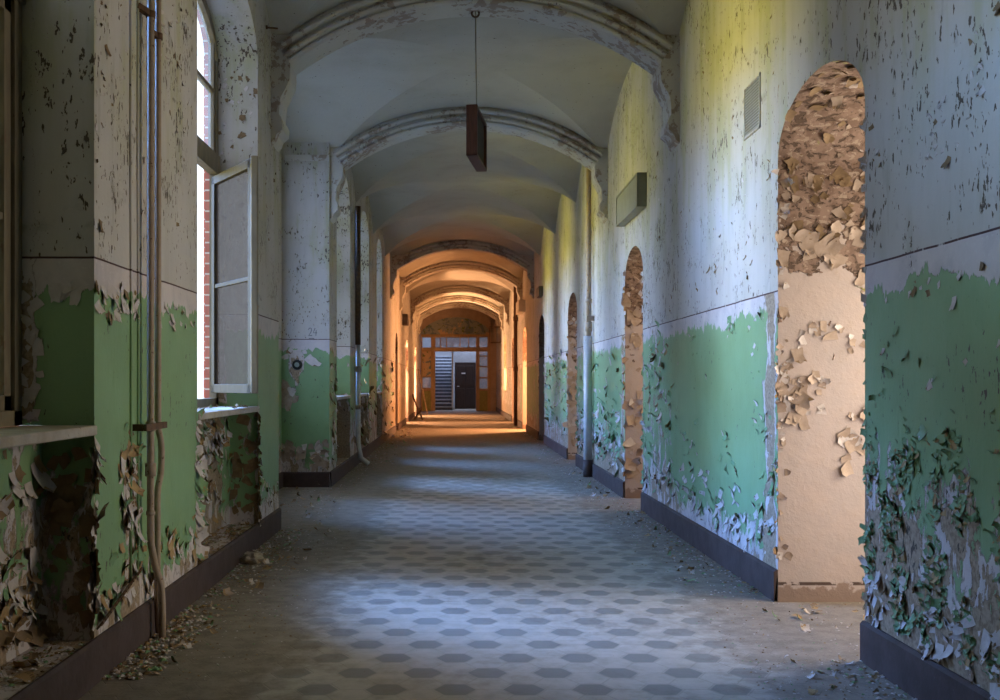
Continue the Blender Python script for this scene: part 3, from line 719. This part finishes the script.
pl = MB(); pl.box(.30, .48, 48.345, 48.36, 1.62, 1.68); pl.build('plate', M_NEWEL, o_)

# ------------------------------------------------------------------ hanging box under the first arch
hb = empty('hanging_sign_box', (.178, 8.47, 2.985)); tag(hb, 'red-brown wooden box hanging on a thin wire from the nearest ceiling arch', 'sign box')
rot = math.radians(-8.5)
def hbp(u, v, z): return (.178 + u*math.cos(rot) - v*math.sin(rot), 8.47 + u*math.sin(rot) + v*math.cos(rot), z)
def hbox(m, u0, u1, v0, v1, z0, z1):
    vs = [hbp(u, v, z) for u in (u0, u1) for v in (v0, v1) for z in (z0, z1)]
    m.add(vs, [(0,1,3,2), (4,6,7,5), (0,4,5,1), (2,3,7,6), (0,2,6,4), (1,5,7,3)])
m = MB(); U, V = .044, .32; t = .018
hbox(m, -U, U, -V, -V+t, 2.985, 3.385); hbox(m, -U, U, V-t, V, 2.985, 3.385); hbox(m, -U, U, -V, V, 2.985, 2.985+t); hbox(m, -U, U, -V, V, 3.385-t, 3.385); m.build('frame', M_REDWOOD, hb, bevel=.003)
m = MB(); hbox(m, -U+.006, -U+.014, -V+t, V-t, 2.995, 3.375); m.build('back_panel', M_REDWOOD, hb)
m = MB(); hbox(m, -.01, .02, -V+t, V-t, 2.995, 3.375); m.build('dark_hollow', M_DARK, hb)  # dark slab stands for the shaded inside of the open box
m = MB(); m.tube([(.165, 8.40, 4.21), (.170, 8.43, 3.8), (.176, 8.46, 3.44)], .005, 6); m.tube([hbp(0, -.12, 3.385), (.176, 8.46, 3.445), hbp(0, .12, 3.385)], .004, 6); m.build('wire', M_WIRE, hb)
m = MB(); m.tube([(.165+.03*math.cos(a), 8.40, 4.185+.03*math.sin(a)) for a in lin(0, 2*PI, 14)], .008, 6); m.tube([(.165, 8.40, 4.255), (.165, 8.40, 4.20)], [.035, .018], 10); m.build('hook', M_RUST, hb)

# ------------------------------------------------------------------ pipes
def ring(m, c, r, h, mt=0): m.tube([(c[0], c[1], c[2]-h/2), (c[0], c[1], c[2]+h/2)], r, 14, mt)
px1 = XL+.045
p1 = MB(); Y1, Y2 = 4.80, 4.955
p1.tube([(px1, Y1, 3.80), (px1, Y1, .62), (px1, Y1+.005, .46), (px1+.01, Y1+.03, .36), (px1+.028, Y1+.07, .26), (px1+.03, Y1+.085, .15), (px1+.03, Y1+.085, -.01)], .0165, 14)
o1 = p1.build('heating_pipe', M_PIPE); tag(o1, 'nearer of two brown heating pipes on the left pier, bent out at its foot', 'pipe', 'paired heating pipes on the left pier')
for z_, r_, h_ in ((1.0, .023, .045), (.80, .025, .06), (.60, .021, .02)):
    m = MB(); ring(m, (px1, Y1, z_), r_, h_); m.build('coupling', M_PIPE, o1)
m = MB(); ring(m, (px1, Y1, 2.90), .022, .03); m.bar((XL+.001, Y1-.06, 2.92), (px1, Y1, 2.90), .03, .025); m.build('clamp', M_RUST, o1)
p2 = MB(); px2 = XL+.035
p2.tube([(px2, Y2, 3.80), (px2, Y2, 1.02), (px2, Y2+.005, .98), (px2, Y2+.045, .93), (px2, Y2+.06, .88), (px2, Y2+.06, .82), (px2, Y2+.045, .76), (px2, Y2, .70), (px2, Y2-.01, .66), (px2, Y2-.01, .2), (px2, Y2+.02, -.01)], .0155, 14)
o2 = p2.build('heating_pipe', M_PIPE); tag(o2, 'further of two brown heating pipes on the left pier, with a kink at sill height', 'pipe', 'paired heating pipes on the left pier')
m = MB(); ring(m, (px2, Y2, 2.85), .022, .03); m.bar((XL+.001, Y2-.06, 2.86), (px2, Y2, 2.85), .03, .025); m.build('clamp', M_RUST, o2)
m = MB(); m.bar((XL, Y1-.14, 1.0), (px2+.02, Y1-.14, 1.0), .02, .03); m.bar((px1+.02, Y1-.15, 1.0), (px1+.02, Y2+.03, 1.0), .012, .03); o_ = m.build('pipe_bracket', M_RUST)
tag(o_, 'rusty flat iron bracket holding the two brown pipes at sill height', 'bracket')
for k, (yy, lab) in enumerate(((4.635, 'nearer thin blue-grey conduit left of the brown pipes'), (4.74, 'thin blue-grey conduit just beside the brown pipes'))):
    m = MB(); m.tube([(XL+.003, yy, 3.82), (XL+.003, yy, 2.2), (XL+.003, yy+.01, 1.4), (XL+.003, yy, .30)], .0075, 8)
    o_ = m.build('cable_conduit', M_WALL); tag(o_, lab, 'conduit', 'conduits on the left pier')
# pipe on the right wall: thin above, thick sleeve below
rp = empty('drain_pipe', (XR-.06, 13.3, 0)); tag(rp, 'pale vertical pipe with a thick lower sleeve on the right wall', 'pipe')
m = MB(); m.tube([(XR-.06, 13.3, 4.2), (XR-.06, 13.3, 1.75)], .032, 14); m.tube([(XR-.05, 13.45, 4.2), (XR-.05, 13.45, 1.75)], .022, 12); m.build('upper_pipe', M_PIPE, rp)
m = MB(); m.tube([(XR-.07, 13.3, 1.80), (XR-.07, 13.3, .22)], .056, 18); m.build('sleeve', M_PIPEW, rp)
m = MB(); m.tube([(XR-.07, 13.3, .22), (XR-.07, 13.3, -.01)], .062, 18); m.build('foot', M_BASE, rp)
for z_, r_, h_ in ((1.92, .045, .12), (2.25, .042, .05)):
    m = MB(); ring(m, (XR-.06, 13.3, z_), r_, h_); m.build('coupling', M_PIPE, rp)
m = MB(); m.bar((XR-.002, 13.2, 2.02), (XR-.10, 13.2, 2.02), .03, .06); m.build('bracket', M_PIPE, rp)
# left pipe beyond the recess
lp = empty('riser_pipe', (XL+.05, 15.1, 0)); tag(lp, 'standing pipe on the far left pier, rusty above and pale below', 'pipe')
m = MB(); m.tube([(XL+.05, 15.0, 3.75), (XL+.05, 15.0, 1.75)], .04, 12); m.tube([(XL+.04, 15.18, 3.7), (XL+.04, 15.18, 1.75)], .03, 12); m.build('upper_pipe', M_RUST, lp)
m = MB(); m.tube([(XL+.05, 15.0, 1.75), (XL+.05, 15.0, .35), (XL+.09, 15.03, .12), (XL+.20, 15.05, .03)], .035, 12); m.build('lower_pipe', M_PIPEW, lp)
for z_, r_, h_ in ((1.4, .055, .08), (.85, .05, .06)):
    m = MB(); ring(m, (XL+.05+.008, 15.0, z_), r_-.004, h_); m.build('coupling', M_PIPE, lp)
m = MB(); m.tube([(XR-.07, 29.2, 4.1), (XR-.07, 29.2, 0)], .055, 12); ring(m, (XR-.07, 29.2, 1.6), .07, .12); ring(m, (XR-.07, 29.2, 3.0), .07, .12)
o_ = m.build('downpipe', M_RUST); tag(o_, 'dark rusty downpipe on the far right wall where the warm light begins', 'pipe')

# ------------------------------------------------------------------ wall fixtures
def sign(x0, x1, y0, y1, z0, z1, mt, label):
    m = MB(); m.box(x0, x1, y0, y1, z0, z1); o = m.build('wall_sign_box', mt, bevel=.006)
    tag(o, label, 'sign box')
    f_ = MB(); xi = x0 if x0 > 0 else x1; s_ = -1 if x0 > 0 else 1; t = .02
    for a, b, c, d_ in ((y0, y1, z0, z0+t), (y0, y1, z1-t, z1), (y0, y0+t, z0, z1), (y1-t, y1, z0, z1)): f_.box(min(xi, xi+s_*.006), max(xi, xi+s_*.006), a, b, c, d_)
    f_.build('rim', mt, o)
sign(XR-.085, XR, 9.6, 10.85, 2.83, 3.145, M_SIGN, 'long grey box on the right wall above the second doorway')
sign(XR-.16, XR, 26.2, 27.4, 3.0, 3.30, M_SIGNC, 'cream box on the right wall at the edge of the warm light')
sign(XR-.08, XR, 20.9, 21.5, 2.95, 3.15, M_SIGND, 'small dark box on the right wall above the fourth doorway')
sign(XL, XL+.14, 28.6, 29.2, 2.80, 3.10, M_SIGND, 'dark box on the warm-lit far left wall')
# ventilation grille
vg = empty('vent_grille', (XR, 6.18, 2.66)); tag(vg, 'painted-over louvred vent grille high on the right wall beside the first doorway', 'vent')
m = MB(); y0, y1, z0, z1 = 6.02, 6.35, 2.68, 3.00
for a, b, c, d_ in ((y0, y1, z0, z0+.015), (y0, y1, z1-.015, z1), (y0, y0+.015, z0, z1), (y1-.015, y1, z0, z1)): m.box(XR-.008, XR, a, b, c, d_)
m.build('frame', M_WALL, vg)
m = MB(); m.box(XR-.002, XR-.001, y0, y1, z0, z1); m.build('back', M_SIGN, vg)
for k in range(17):
    m = MB(); z = z0+.022+k*.0172; m.add([(XR-.010, y0+.012, z-.006), (XR-.010, y1-.012, z-.006), (XR-.003, y1-.012, z+.006), (XR-.003, y0+.012, z+.006)], [(0,1,2,3)]); m.build('slat', M_WALL, vg)
# broken switch on the pier face
sw = empty('wall_switch', (-1.82, 12.0, 1.41)); tag(sw, 'round black switch in a bare plaster patch on the left pier face', 'switch')
m = MB(); m.tube([(-1.82, 12.0, 1.41), (-1.82, 11.975, 1.41)], [.062, .055], 20); m.build('base', M_BLACK, sw)
m = MB(); m.tube([(-1.82, 11.975, 1.41), (-1.82, 11.955, 1.41)], .028, 16); m.bar((-1.82, 11.95, 1.39), (-1.82, 11.95, 1.43), .012, .012, 0, (0, 1, 0)); m.build('knob', M_CONDUIT, sw)
# handwritten 24
def stroke(m, pts, c, s): m.tube([(c[0]+x*s, 11.998, c[1]+z*s) for x, z in pts], .0035, 5)
m = MB(); c0 = (-1.69, 1.745)
stroke(m, [(0, .75), (.06, .92), (.2, 1), (.36, .92), (.4, .75), (.33, .5), (.15, .22), (0, .02), (.2, .04), (.45, .02)], c0, .09)
stroke(m, [(.85, 1), (.72, .7), (.6, .36), (.8, .38), (1.1, .36)], c0, .09); stroke(m, [(.98, .72), (.96, .4), (.94, 0)], c0, .09)
stroke(m, [(.05, -.35), (.4, -.32), (.75, -.36)], c0, .09)
o_ = m.build('pencilled_number', M_PENCIL); tag(o_, 'handwritten number 24 pencilled on the whitewashed left pier face', 'writing')
# iron peg near the first arch
m = MB(); m.tube([(XL-.02, 7.98, 3.93), (XL+.09, 7.98, 3.92)], .007, 8); m.tube([(XL, 7.98, 3.93), (XL+.012, 7.98, 3.93)], .016, 8)
o_ = m.build('iron_peg', M_RUST); tag(o_, 'short rusty iron peg high on the left pier by the nearest arch', 'peg')
# wire cage bracket near the end
m = MB(); c = [(1.35, 40.2), (1.77, 40.2), (1.77, 41.0), (1.35, 41.0)]
for z in (2.78, 3.38):
    for i in range(4): m.bar((*c[i], z), (*c[(i+1) % 4], z), .025, .025)
for x_, y_ in c: m.bar((x_, y_, 2.78), (x_, y_, 3.38), .025, .025, 0, (0, 1, 0))
o_ = m.build('wall_cage', M_RUST); tag(o_, 'rusty open metal cage fixed high on the far right wall by the screen', 'cage')
# broken metal lath at the foot of the left pier
m = MB()
for k in range(15):
    yy = 4.20 + k*.033; zz = .225 + k*.008
    m.bar((XL+.004, yy, zz-.02), (XL+.035, yy+.014, zz+.018), .010, .006); m.bar((XL+.035, yy+.014, zz+.018), (XL+.01, yy+.03, zz-.012), .010, .006)
m.bar((XL+.03, 4.19, .235), (XL+.03, 4.72, .36), .008, .01)
o_ = m.build('metal_lath', M_RUST); tag(o_, 'rusty strip of ribbed metal lath at the foot of the nearest left pier', 'lath')

# ------------------------------------------------------------------ peeling paint
def flake(m, c, u, v, n, w, l, curl, mf, mb_, seg=4, rag=.3):
    """a curled chip: hinged along u at c, running along v, curling off the wall along n; front and back differ"""
    P = []; tp = random.choice((.1, .3, .55, .75)); sk = random.uniform(-.5, .5)*l
    for j in range(seg+1):
        s_ = j/seg; ph = curl*s_
        al = l*(math.sin(ph)/curl if abs(curl) > .05 else s_); of = l*((1-math.cos(ph))/curl if abs(curl) > .05 else 0)
        wd = w*(1 - tp*s_**1.6)*(1 + random.uniform(-rag, rag)*.4); sh = random.uniform(-rag, rag)*w*.25*s_
        for i in range(4):
            e = (i/3-.5)*wd + sh + (random.uniform(-.08, .08)*w if 0 < i < 3 else 0) + sk*s_*s_*.5
            P.append(c + u*e + v*(al + random.uniform(-.14, .10)*l*(1 if j == seg else 0)) + n*(of + .0012 + .06*w*s_*(abs(i-1.5)-.5)))
    fs = [(j*4+i, j*4+i+1, (j+1)*4+i+1, (j+1)*4+i) for j in range(seg) for i in range(3)]
    m.add(P, fs, mf, smooth=True)
    m.add([p - n*.0016 - v*.0004 for p in P], [f_[::-1] for f_ in fs], mb_, smooth=True)
def scatter(m, org, U, V, N, count, region, size, curl, pick, dens=None, down=.5, asp=(.6, 1.6)):
    U, V, N = Vector(U), Vector(V), Vector(N); k = 0; tries = 0
    while k < count and tries < count*30:
        tries += 1
        a = random.uniform(region[0], region[1]); b = random.uniform(region[2], region[3])
        p = Vector(org) + U*a + V*b
        if dens and random.random() > dens(p, a, b): continue
        th = random.gauss(-PI/2 if random.random() < down else PI/2, .7)
        v = U*math.cos(th) + V*math.sin(th); u = N.cross(v).normalized()
        s_ = random.uniform(*size)*random.uniform(.6, 1.2)
        mf, mb_ = pick(p)
        flake(m, p, u, v, N, s_, s_*random.uniform(*asp), random.uniform(*curl), mf, mb_); k += 1
def nz(p, sc, o=0): return mnoise.fractal((p.x*sc+o, p.y*sc, p.z*sc*.6), 1, 2, 3)*.6+.5
gw = lambda p: random.choice(((0, 3), (0, 4), (0, 1), (1, 3)))
wb = lambda p: random.choice(((1, 3), (1, 4), (1, 3), (3, 4)))
tb = lambda p: random.choice(((2, 4), (2, 3), (1, 4), (2, 2)))
ob = lambda p: random.choice(((4, 3), (1, 4), (0, 4), (3, 4), (1, 3)))
# right wall
m = MB(); ORG = (XR, 0, 0); N_ = (-1, 0, 0)
scatter(m, ORG, (0,1,0), (0,0,1), N_, 900, (3.3, 4.46, .22, 1.15), (.012, .034), (.3, 1.5), lambda p: random.choice(((0, 0), (0, 0), (0, 0), (0, 3), (0, 3), (0, 4), (4, 3))), lambda p, a, b: sst(nz(p, 5), .42, .6)*sst(b, 1.15, .8))
scatter(m, ORG, (0,1,0), (0,0,1), N_, 90, (3.3, 4.47, .17, .42), (.025, .06), (.2, 1.0), wb, None, .8)
scatter(m, ORG, (0,1,0), (0,0,1), N_, 22, (3.3, 4.45, 1.0, 1.5), (.015, .04), (.3, 1.4), gw, lambda p, a, b: .4)
scatter(m, ORG, (0,1,0), (0,0,1), N_, 14, (3.3, 4.45, 1.50, 1.62), (.015, .035), (.15, .6), wb, None, .9)
scatter(m, ORG, (0,1,0), (0,0,1), N_, 130, (3.3, 4.45, 2.0, 3.3), (.012, .035), (.3, 1.2), wb, lambda p, a, b: sst(nz(p, 3, 5), .5, .65))
scatter(m, ORG, (0,1,0), (0,0,1), N_, 170, (5.72, 9.75, .24, .62), (.03, .075), (.2, 1.2), lambda p: random.choice(((0, 3), (1, 3), (1, 4), (1, 3))), lambda p, a, b: sst(b, .65, .35))
scatter(m, ORG, (0,1,0), (0,0,1), N_, 120, (5.72, 9.75, .6, 1.62), (.018, .05), (.2, 1.2), lambda p: random.choice(((1, 3), (0, 3), (0, 1))), lambda p, a, b: sst(nz(p, 2.5, 2), .5, .62))
scatter(m, ORG, (0,1,0), (0,0,1), N_, 40, (8.4, 9.5, .6, 1.7), (.03, .08), (.3, 1.3), ob)
scatter(m, ORG, (0,1,0), (0,0,1), N_, 160, (5.72, 9.75, 1.75, 3.8), (.012, .035), (.2, 1.0), wb, lambda p, a, b: sst(nz(p, 2, 8), .5, .65))
scatter(m, ORG, (0,1,0), (0,0,1), N_, 320, (10.85, 15.05, .24, 1.65), (.03, .09), (.2, 1.3), lambda p: random.choice(((0, 3), (1, 3), (1, 4), (0, 0))), lambda p, a, b: sst(b, 1.3, .4)*.8+.12)
scatter(m, ORG, (0,1,0), (0,0,1), N_, 160, (16.3, 20.5, .3, 1.7), (.04, .10), (.2, 1.3), gw)
for o, nn in zip(DOOR_R[:4], (40, 34, 26, 16)):                 # ragged arrises of the doorways
    for ye, sg in ((o[0], -1), (o[1], 1)):
        for k in range(nn):
            z = random.uniform(.25, o[2]); p = Vector((XR-.001, ye, z))
            s_ = random.uniform(.014, .038)*(1 if o[0] < 9 else 1.5)
            mf, mb_ = ((0, 3) if z < 1.5 and sg < 0 else random.choice(((1, 4), (1, 3), (2, 4))))
            v = Vector((0, -sg, random.uniform(-.8, .4))).normalized(); v = Vector((0, -sg*random.uniform(.3, 1), random.uniform(-1, .6))).normalized()
            n_ = Vector((-1, 0, 0)); u = n_.cross(v).normalized()
            flake(m, p + Vector((0, sg*s_*.5, 0)), u, v, n_, s_, s_*random.uniform(.8, 1.6), random.uniform(-.2, 1.0), mf, mb_)
pr_ = m.build('peeling_paint', FM, wall_right); pr_['kind'] = 'stuff'
# scabs inside the first doorways
m = MB()
RV = ((XR, DOOR_R[0][1]-.001, 0), (1,0,0), (0,0,1), (0,-1,0))
scatter(m, *RV, 55, (.01, .24, 1.02, 1.42), (.03, .075), (.1, .8), tb, lambda p, a, b: sst(nz(p, 6, 4), .35, .55))
scatter(m, *RV, 22, (.36, .57, .74, 1.06), (.04, .09), (.1, .7), tb)
scatter(m, *RV, 16, (.10, .50, 1.38, 1.52), (.03, .07), (.1, .9), tb)
scatter(m, *RV, 16, (.03, .55, 1.78, 2.02), (.06, .12), (.05, .4), lambda p: random.choice(((2, 4), (2, 3))))
scatter(m, *RV, 70, (.01, .57, 2.0, 2.6), (.03, .07), (.05, .4), lambda p: random.choice(((3, 3), (3, 3), (2, 3))), None, .9)
scatter(m, *RV, 50, (.0, .05, .2, 2.4), (.02, .05), (.2, 1.2), tb)
scatter(m, *RV, 30, (.53, .59, .9, 1.9), (.02, .05), (.2, 1.2), tb)
for oi in (1, 2): scatter(m, (XR, DOOR_R[oi][1]-.001, 0), (1,0,0), (0,0,1), (0,-1,0), 110, (.01, .58, .3, 2.4), (.04, .12), (.1, .9), tb)
o = DOOR_R[0]
for k in range(60):                                            # loose paint under the arch
    y = random.uniform(o[0]+.03, o[1]-.03); x_ = random.uniform(.02, .58); z = arch(y, o)
    e = 1e-3; tn = Vector((0, 1, (arch(min(o[1], y+e), o)-arch(max(o[0], y-e), o))/(2*e))).normalized(); nr = Vector((0, tn.z, -tn.y))
    if nr.z > 0: nr = -nr
    th = random.uniform(0, 2*PI); v = tn*math.cos(th) + Vector((1, 0, 0))*math.sin(th); s_ = random.uniform(.025, .07)
    flake(m, Vector((XR+x_, y, z))+nr*.001, nr.cross(v).normalized(), v, nr, s_, s_*1.2, random.uniform(.1, 1.0), *random.choice(((3, 4), (3, 3), (3, 3), (2, 3))))
pp = m.build('peeling_plaster', FM, wall_right); pp['kind'] = 'stuff'
# left wall
m = MB(); LX = (1, 0, 0)
def left_sc(xp, cnt, reg, size, curl, pick, dens=None, down=.6): scatter(m, (xp, 0, 0), (0,1,0), (0,0,1), LX, cnt, reg, size, curl, pick, dens, down)
left_sc(NICHE_X, 110, (3.4, 4.15, .22, .96), (.03, .085), (.2, 1.3), ob, lambda p, a, b: sst(nz(p, 4), .42, .58))
left_sc(NICHE_X, 20, (3.4, 4.15, .74, .97), (.04, .09), (.2, .9), wb, None, .95)
left_sc(NICHE_X, 120, (6.0, 7.62, .22, .96), (.03, .08), (.2, 1.3), ob, lambda p, a, b: sst(a, 7.5, 7.0)*.8+.2)
left_sc(NICHE_X, 36, (6.6, 7.62, .70, .97), (.04, .11), (.2, .9), ob, None, .98)
for a, b in WIN_L[:2]:                                          # niche and reveal jambs, arrises
    scatter(m, (XL, b-.001, 0), (-1,0,0), (0,0,1), (0,-1,0), 26, (.01, .2, .22, .95), (.03, .09), (.1, .6), lambda p: random.choice(((3, 3), (3, 4))))
    for ye, sg in ((a, -1), (b, 1)):
        for k in range(48):
            z = random.uniform(.22, 1.0); s_ = random.uniform(.03, .08); v = Vector((0, -sg*random.uniform(.2, 1), random.uniform(-1, .4))).normalized(); n_ = Vector(LX)
            flake(m, Vector((XL+.001, ye+sg*s_*.4, z)), n_.cross(v).normalized(), v, n_, s_, s_*1.4, random.uniform(0, 1.0), *random.choice(((1, 3), (1, 4), (1, 1), (0, 4))))
scatter(m, (XL, 4.18-.001, 0), (-1,0,0), (0,0,1), (0,-1,0), 6, (.05, .24, 1.56, 1.61), (.03, .05), (.1, .4), lambda p: (1, 1), None, .97)
scatter(m, (XL, 4.18-.001, 0), (-1,0,0), (0,0,1), (0,-1,0), 18, (.22, .28, 1.05, 1.6), (.03, .05), (.1, .5), lambda p: (1, 3))
left_sc(XL, 26, (4.2, 4.75, 1.48, 1.62), (.03, .075), (.15, .7), wb, None, .97)
left_sc(XL, 16, (5.0, 5.83, 1.50, 1.62), (.03, .06), (.15, .6), wb, None, .97)
left_sc(XL, 70, (4.50, 4.76, .3, 1.0), (.03, .08), (.1, .9), ob)
left_sc(XL, 60, (4.2, 5.8, .24, .45), (.03, .07), (.1, .9), lambda p: random.choice(((1, 3), (4, 3), (0, 4))))
left_sc(XL, 40, (7.7, 8.5, .24, .42), (.02, .06), (.1, .9), wb)
left_sc(XL, 110, (4.2, 5.8, 1.8, 3.6), (.012, .03), (.2, 1.0), lambda p: random.choice(((1, 3), (3, 3))), lambda p, a, b: sst(nz(p, 2.5, 7), .5, .62))
left_sc(XL, 60, (7.7, 8.5, 1.8, 3.9), (.012, .03), (.2, 1.0), lambda p: random.choice(((1, 3), (3, 3))), lambda p, a, b: sst(nz(p, 2.5, 7), .5, .62))
scatter(m, (XL, 7.65-.001, 0), (-1,0,0), (0,0,1), (0,-1,0), 60, (.01, .3, 2.4, 3.5), (.012, .04), (.2, 1.0), lambda p: random.choice(((1, 3), (3, 3))))
FY = (0, -1, 0)
scatter(m, (0, 12.0-.001, 0), (1,0,0), (0,0,1), FY, 34, (-2.05, -1.47, .24, .50), (.05, .11), (.1, .9), tb)
scatter(m, (0, 12.0-.001, 0), (1,0,0), (0,0,1), FY, 10, (-2.0, -1.85, .95, 1.15), (.08, .14), (.1, .6), tb)
scatter(m, (0, 12.0-.001, 0), (1,0,0), (0,0,1), FY, 14, (-1.95, -1.7, 1.5, 1.6), (.05, .10), (.1, .5), wb, None, .97)
left_sc(XL, 60, (12.02, 12.7, .3, 1.7), (.04, .1), (.2, 1.2), ob)
for a, b in WIN_L[2:]: left_sc(NICHE_X, 60, (a, b, .22, .95), (.06, .14), (.2, 1.2), ob)
left_sc(XL, 120, (14.4, 24, .25, 1.7), (.05, .14), (.2, 1.2), ob)
pl_ = m.build('peeling_paint', FM, wall_left); pl_['kind'] = 'stuff'

# ------------------------------------------------------------------ things lying about
def lump(name, loc, s, mt, label, cat, seed):
    bm = bmesh.new(); bmesh.ops.create_icosphere(bm, subdivisions=3, radius=1)
    for v in bm.verts:
        k = 1 + .35*mnoise.noise(v.co*1.6+Vector((seed, 0, 0))) + .15*mnoise.noise(v.co*4+Vector((0, seed, 0)))
        v.co = Vector((v.co.x*s[0]*k, v.co.y*s[1]*k, v.co.z*s[2]*k))
    zmin = min(v.co.z for v in bm.verts)
    for v in bm.verts: v.co.z = max(v.co.z, zmin*.75)-zmin*.75
    me = bpy.data.meshes.new(name); bm.to_mesh(me); bm.free(); me.materials.append(mt)
    o = bpy.data.objects.new(name, me); C.objects.link(o); o.location = loc; tag(o, label, cat); return o
lump('plaster_lump', (-1.345, 6.9, 0), (.07, .055, .045), M_STONE, 'lump of fallen plaster on the floor at the foot of the open-casement window', 'rubble', 2)
def plank(p, q, w_, t_, label):
    m = MB(); m.bar(p, q, w_, t_, 0, (1, 0, 0)); o = m.build('plank', M_PLANK, bevel=.004); tag(o, label, 'plank', 'planks by the far left wall')
plank((-1.05, 33.6, .02), (-1.40, 34.2, .80), .16, .03, 'broad plank leaning on the far left wall in warm light')
plank((-1.32, 33.9, .02), (-1.05, 33.0, .42), .09, .03, 'short plank propped across the broad leaning plank')
plank((-1.05, 39.5, .02), (-1.40, 39.9, 1.75), .08, .04, 'tall thin plank leaning on the far left wall nearest the stair screen')
# loose chips: bigger ones one by one, dust and crumbs as one mass
GR = 'fallen paint flakes on the corridor floor'
def chip_mesh(k):
    m = MB(); random.seed(100+k); s_ = 1.0
    mf, mb_ = ((1, 4), (0, 3), (1, 3), (2, 4), (3, 4), (4, 3))[k % 6]
    flake(m, Vector((0, -.5, .04)), Vector((1, 0, 0)), Vector((0, 1, 0)), Vector((0, 0, 1)), random.uniform(.5, 1.1), 1.0, random.choice((-.9, -.6, .7, 1.2, 1.8)), mf, mb_, 5, .4)
    zm = min(v[2] for v in m.v); m.v = [(a, b, c-zm) for a, b, c in m.v]
    return m
protos = []
for k in range(12):
    o = chip_mesh(k).build('paint_flake', FM); protos.append(o)
random.seed(31)
spots = []
def put(n, xa, xb, ya, yb, s0, s1, lab, z=0):
    for _ in range(n): spots.append((random.uniform(xa, xb), random.uniform(ya, yb), z, random.uniform(s0, s1), lab))
put(46, 1.38, 1.73, 5.9, 9.6, .02, .055, 'curled paint flake on the floor at the foot of the right wall')
put(16, 1.45, 1.72, 9.9, 14.5, .03, .07, 'curled paint flake on the floor below the further right doorways')
put(22, 1.60, 2.2, 5.0, 5.62, .02, .05, 'curled paint flake on the floor of the first right doorway')
put(14, 1.35, 1.72, 3.95, 4.6, .02, .045, 'curled paint flake on the floor under the nearest right wall')
put(20, -1.40, -1.15, 4.35, 5.7, .02, .05, 'curled paint flake on the floor by the brown pipes')
put(34, -1.40, -1.0, 5.8, 8.5, .025, .06, 'curled paint flake on the floor below the open-casement window')
put(22, -1.64, -1.47, 5.95, 7.55, .03, .08, 'curled paint flake on the ledge of the niche under the open-casement window', CURB)
put(10, -1.64, -1.47, 3.6, 4.12, .03, .07, 'curled paint flake on the ledge of the nearest left niche', CURB)
put(10, -1.70, -1.45, 6.6, 7.5, .02, .05, 'curled paint flake on the sill of the open-casement window', SILL)
put(20, -1.9, -1.2, 9.0, 11.8, .03, .07, 'curled paint flake on the floor by the left recess')
put(12, -1.38, -1.0, 18, 28, .05, .10, 'curled paint flake on the far floor by the left wall')
for i, (x_, y_, z_, s_, lab) in enumerate(spots):
    o = protos[i] if i < len(protos) else protos[i % len(protos)].copy()
    if i >= len(protos): C.objects.link(o)
    o.location = (x_, y_, z_+.001); o.rotation_euler = (random.uniform(-.1, .1), random.uniform(-.1, .1), random.uniform(0, 2*PI)); o.scale = (s_, s_, s_)
    tag(o, lab, 'paint flake', GR)
m = MB(); random.seed(5)
def crumbs(n, xa, xb, ya, yb, s0, s1, z=0, side=0):
    for _ in range(n):
        x_ = random.triangular(xa, xb, xb if side > 0 else xa) if side else random.uniform(xa, xb); y_ = random.uniform(ya, yb)
        s_ = random.uniform(s0, s1); th = random.uniform(0, 2*PI); u = Vector((math.cos(th), math.sin(th), random.uniform(-.2, .2))); v = Vector((-math.sin(th), math.cos(th), random.uniform(-.2, .3))); c_ = Vector((x_, y_, z+.003))
        h_ = Vector((0, 0, s_*.35))
        P = [c_-u*s_*.6-v*s_*.4, c_+u*s_*.5-v*s_*.5, c_+u*s_*.6+v*s_*.4, c_-u*s_*.3+v*s_*.5, c_+h_]
        for p in P: p.z = max(p.z, z+.0005)
        m.add(P, [(0, 1, 4), (1, 2, 4), (2, 3, 4), (3, 0, 4)], random.choice((1, 1, 2, 3, 3, 4, 0)))
crumbs(1500, 1.15, 1.75, 5.7, 15, .004, .014, 0, 1); crumbs(260, 1.2, 2.3, 4.55, 5.66, .003, .011); crumbs(240, 1.2, 1.74, 3.8, 4.5, .003, .011)
crumbs(1100, -1.43, -.75, 4.2, 8.5, .003, .012, 0, -1); crumbs(400, -1.66, -1.46, 5.9, 7.6, .004, .02, CURB); crumbs(160, -1.66, -1.46, 3.5, 4.15, .004, .02, CURB)
crumbs(320, -1.95, -1.1, 8.6, 11.9, .005, .016); crumbs(180, -1.42, -1.1, 12, 15, .005, .016); crumbs(600, -1.42, -.8, 15, 32, .01, .03, 0, -1); crumbs(300, 1.3, 1.75, 15, 30, .01, .025, 0, 1)
crumbs(350, -1.1, 1.3, 3.9, 8, .0015, .004)
crumbs(520, -1.43, -1.18, 4.2, 5.6, .006, .028, 0, -1); crumbs(420, -1.43, -1.1, 5.8, 8.5, .006, .022, 0, -1); crumbs(260, 1.45, 1.75, 5.9, 9.8, .008, .022, 0, 1); crumbs(160, 1.5, 1.75, 3.6, 4.5, .006, .02, 0, 1)
o_ = m.build('plaster_crumbs', FM); tag(o_, 'scattered plaster crumbs and paint dust along the floor edges', 'debris', kind='stuff')
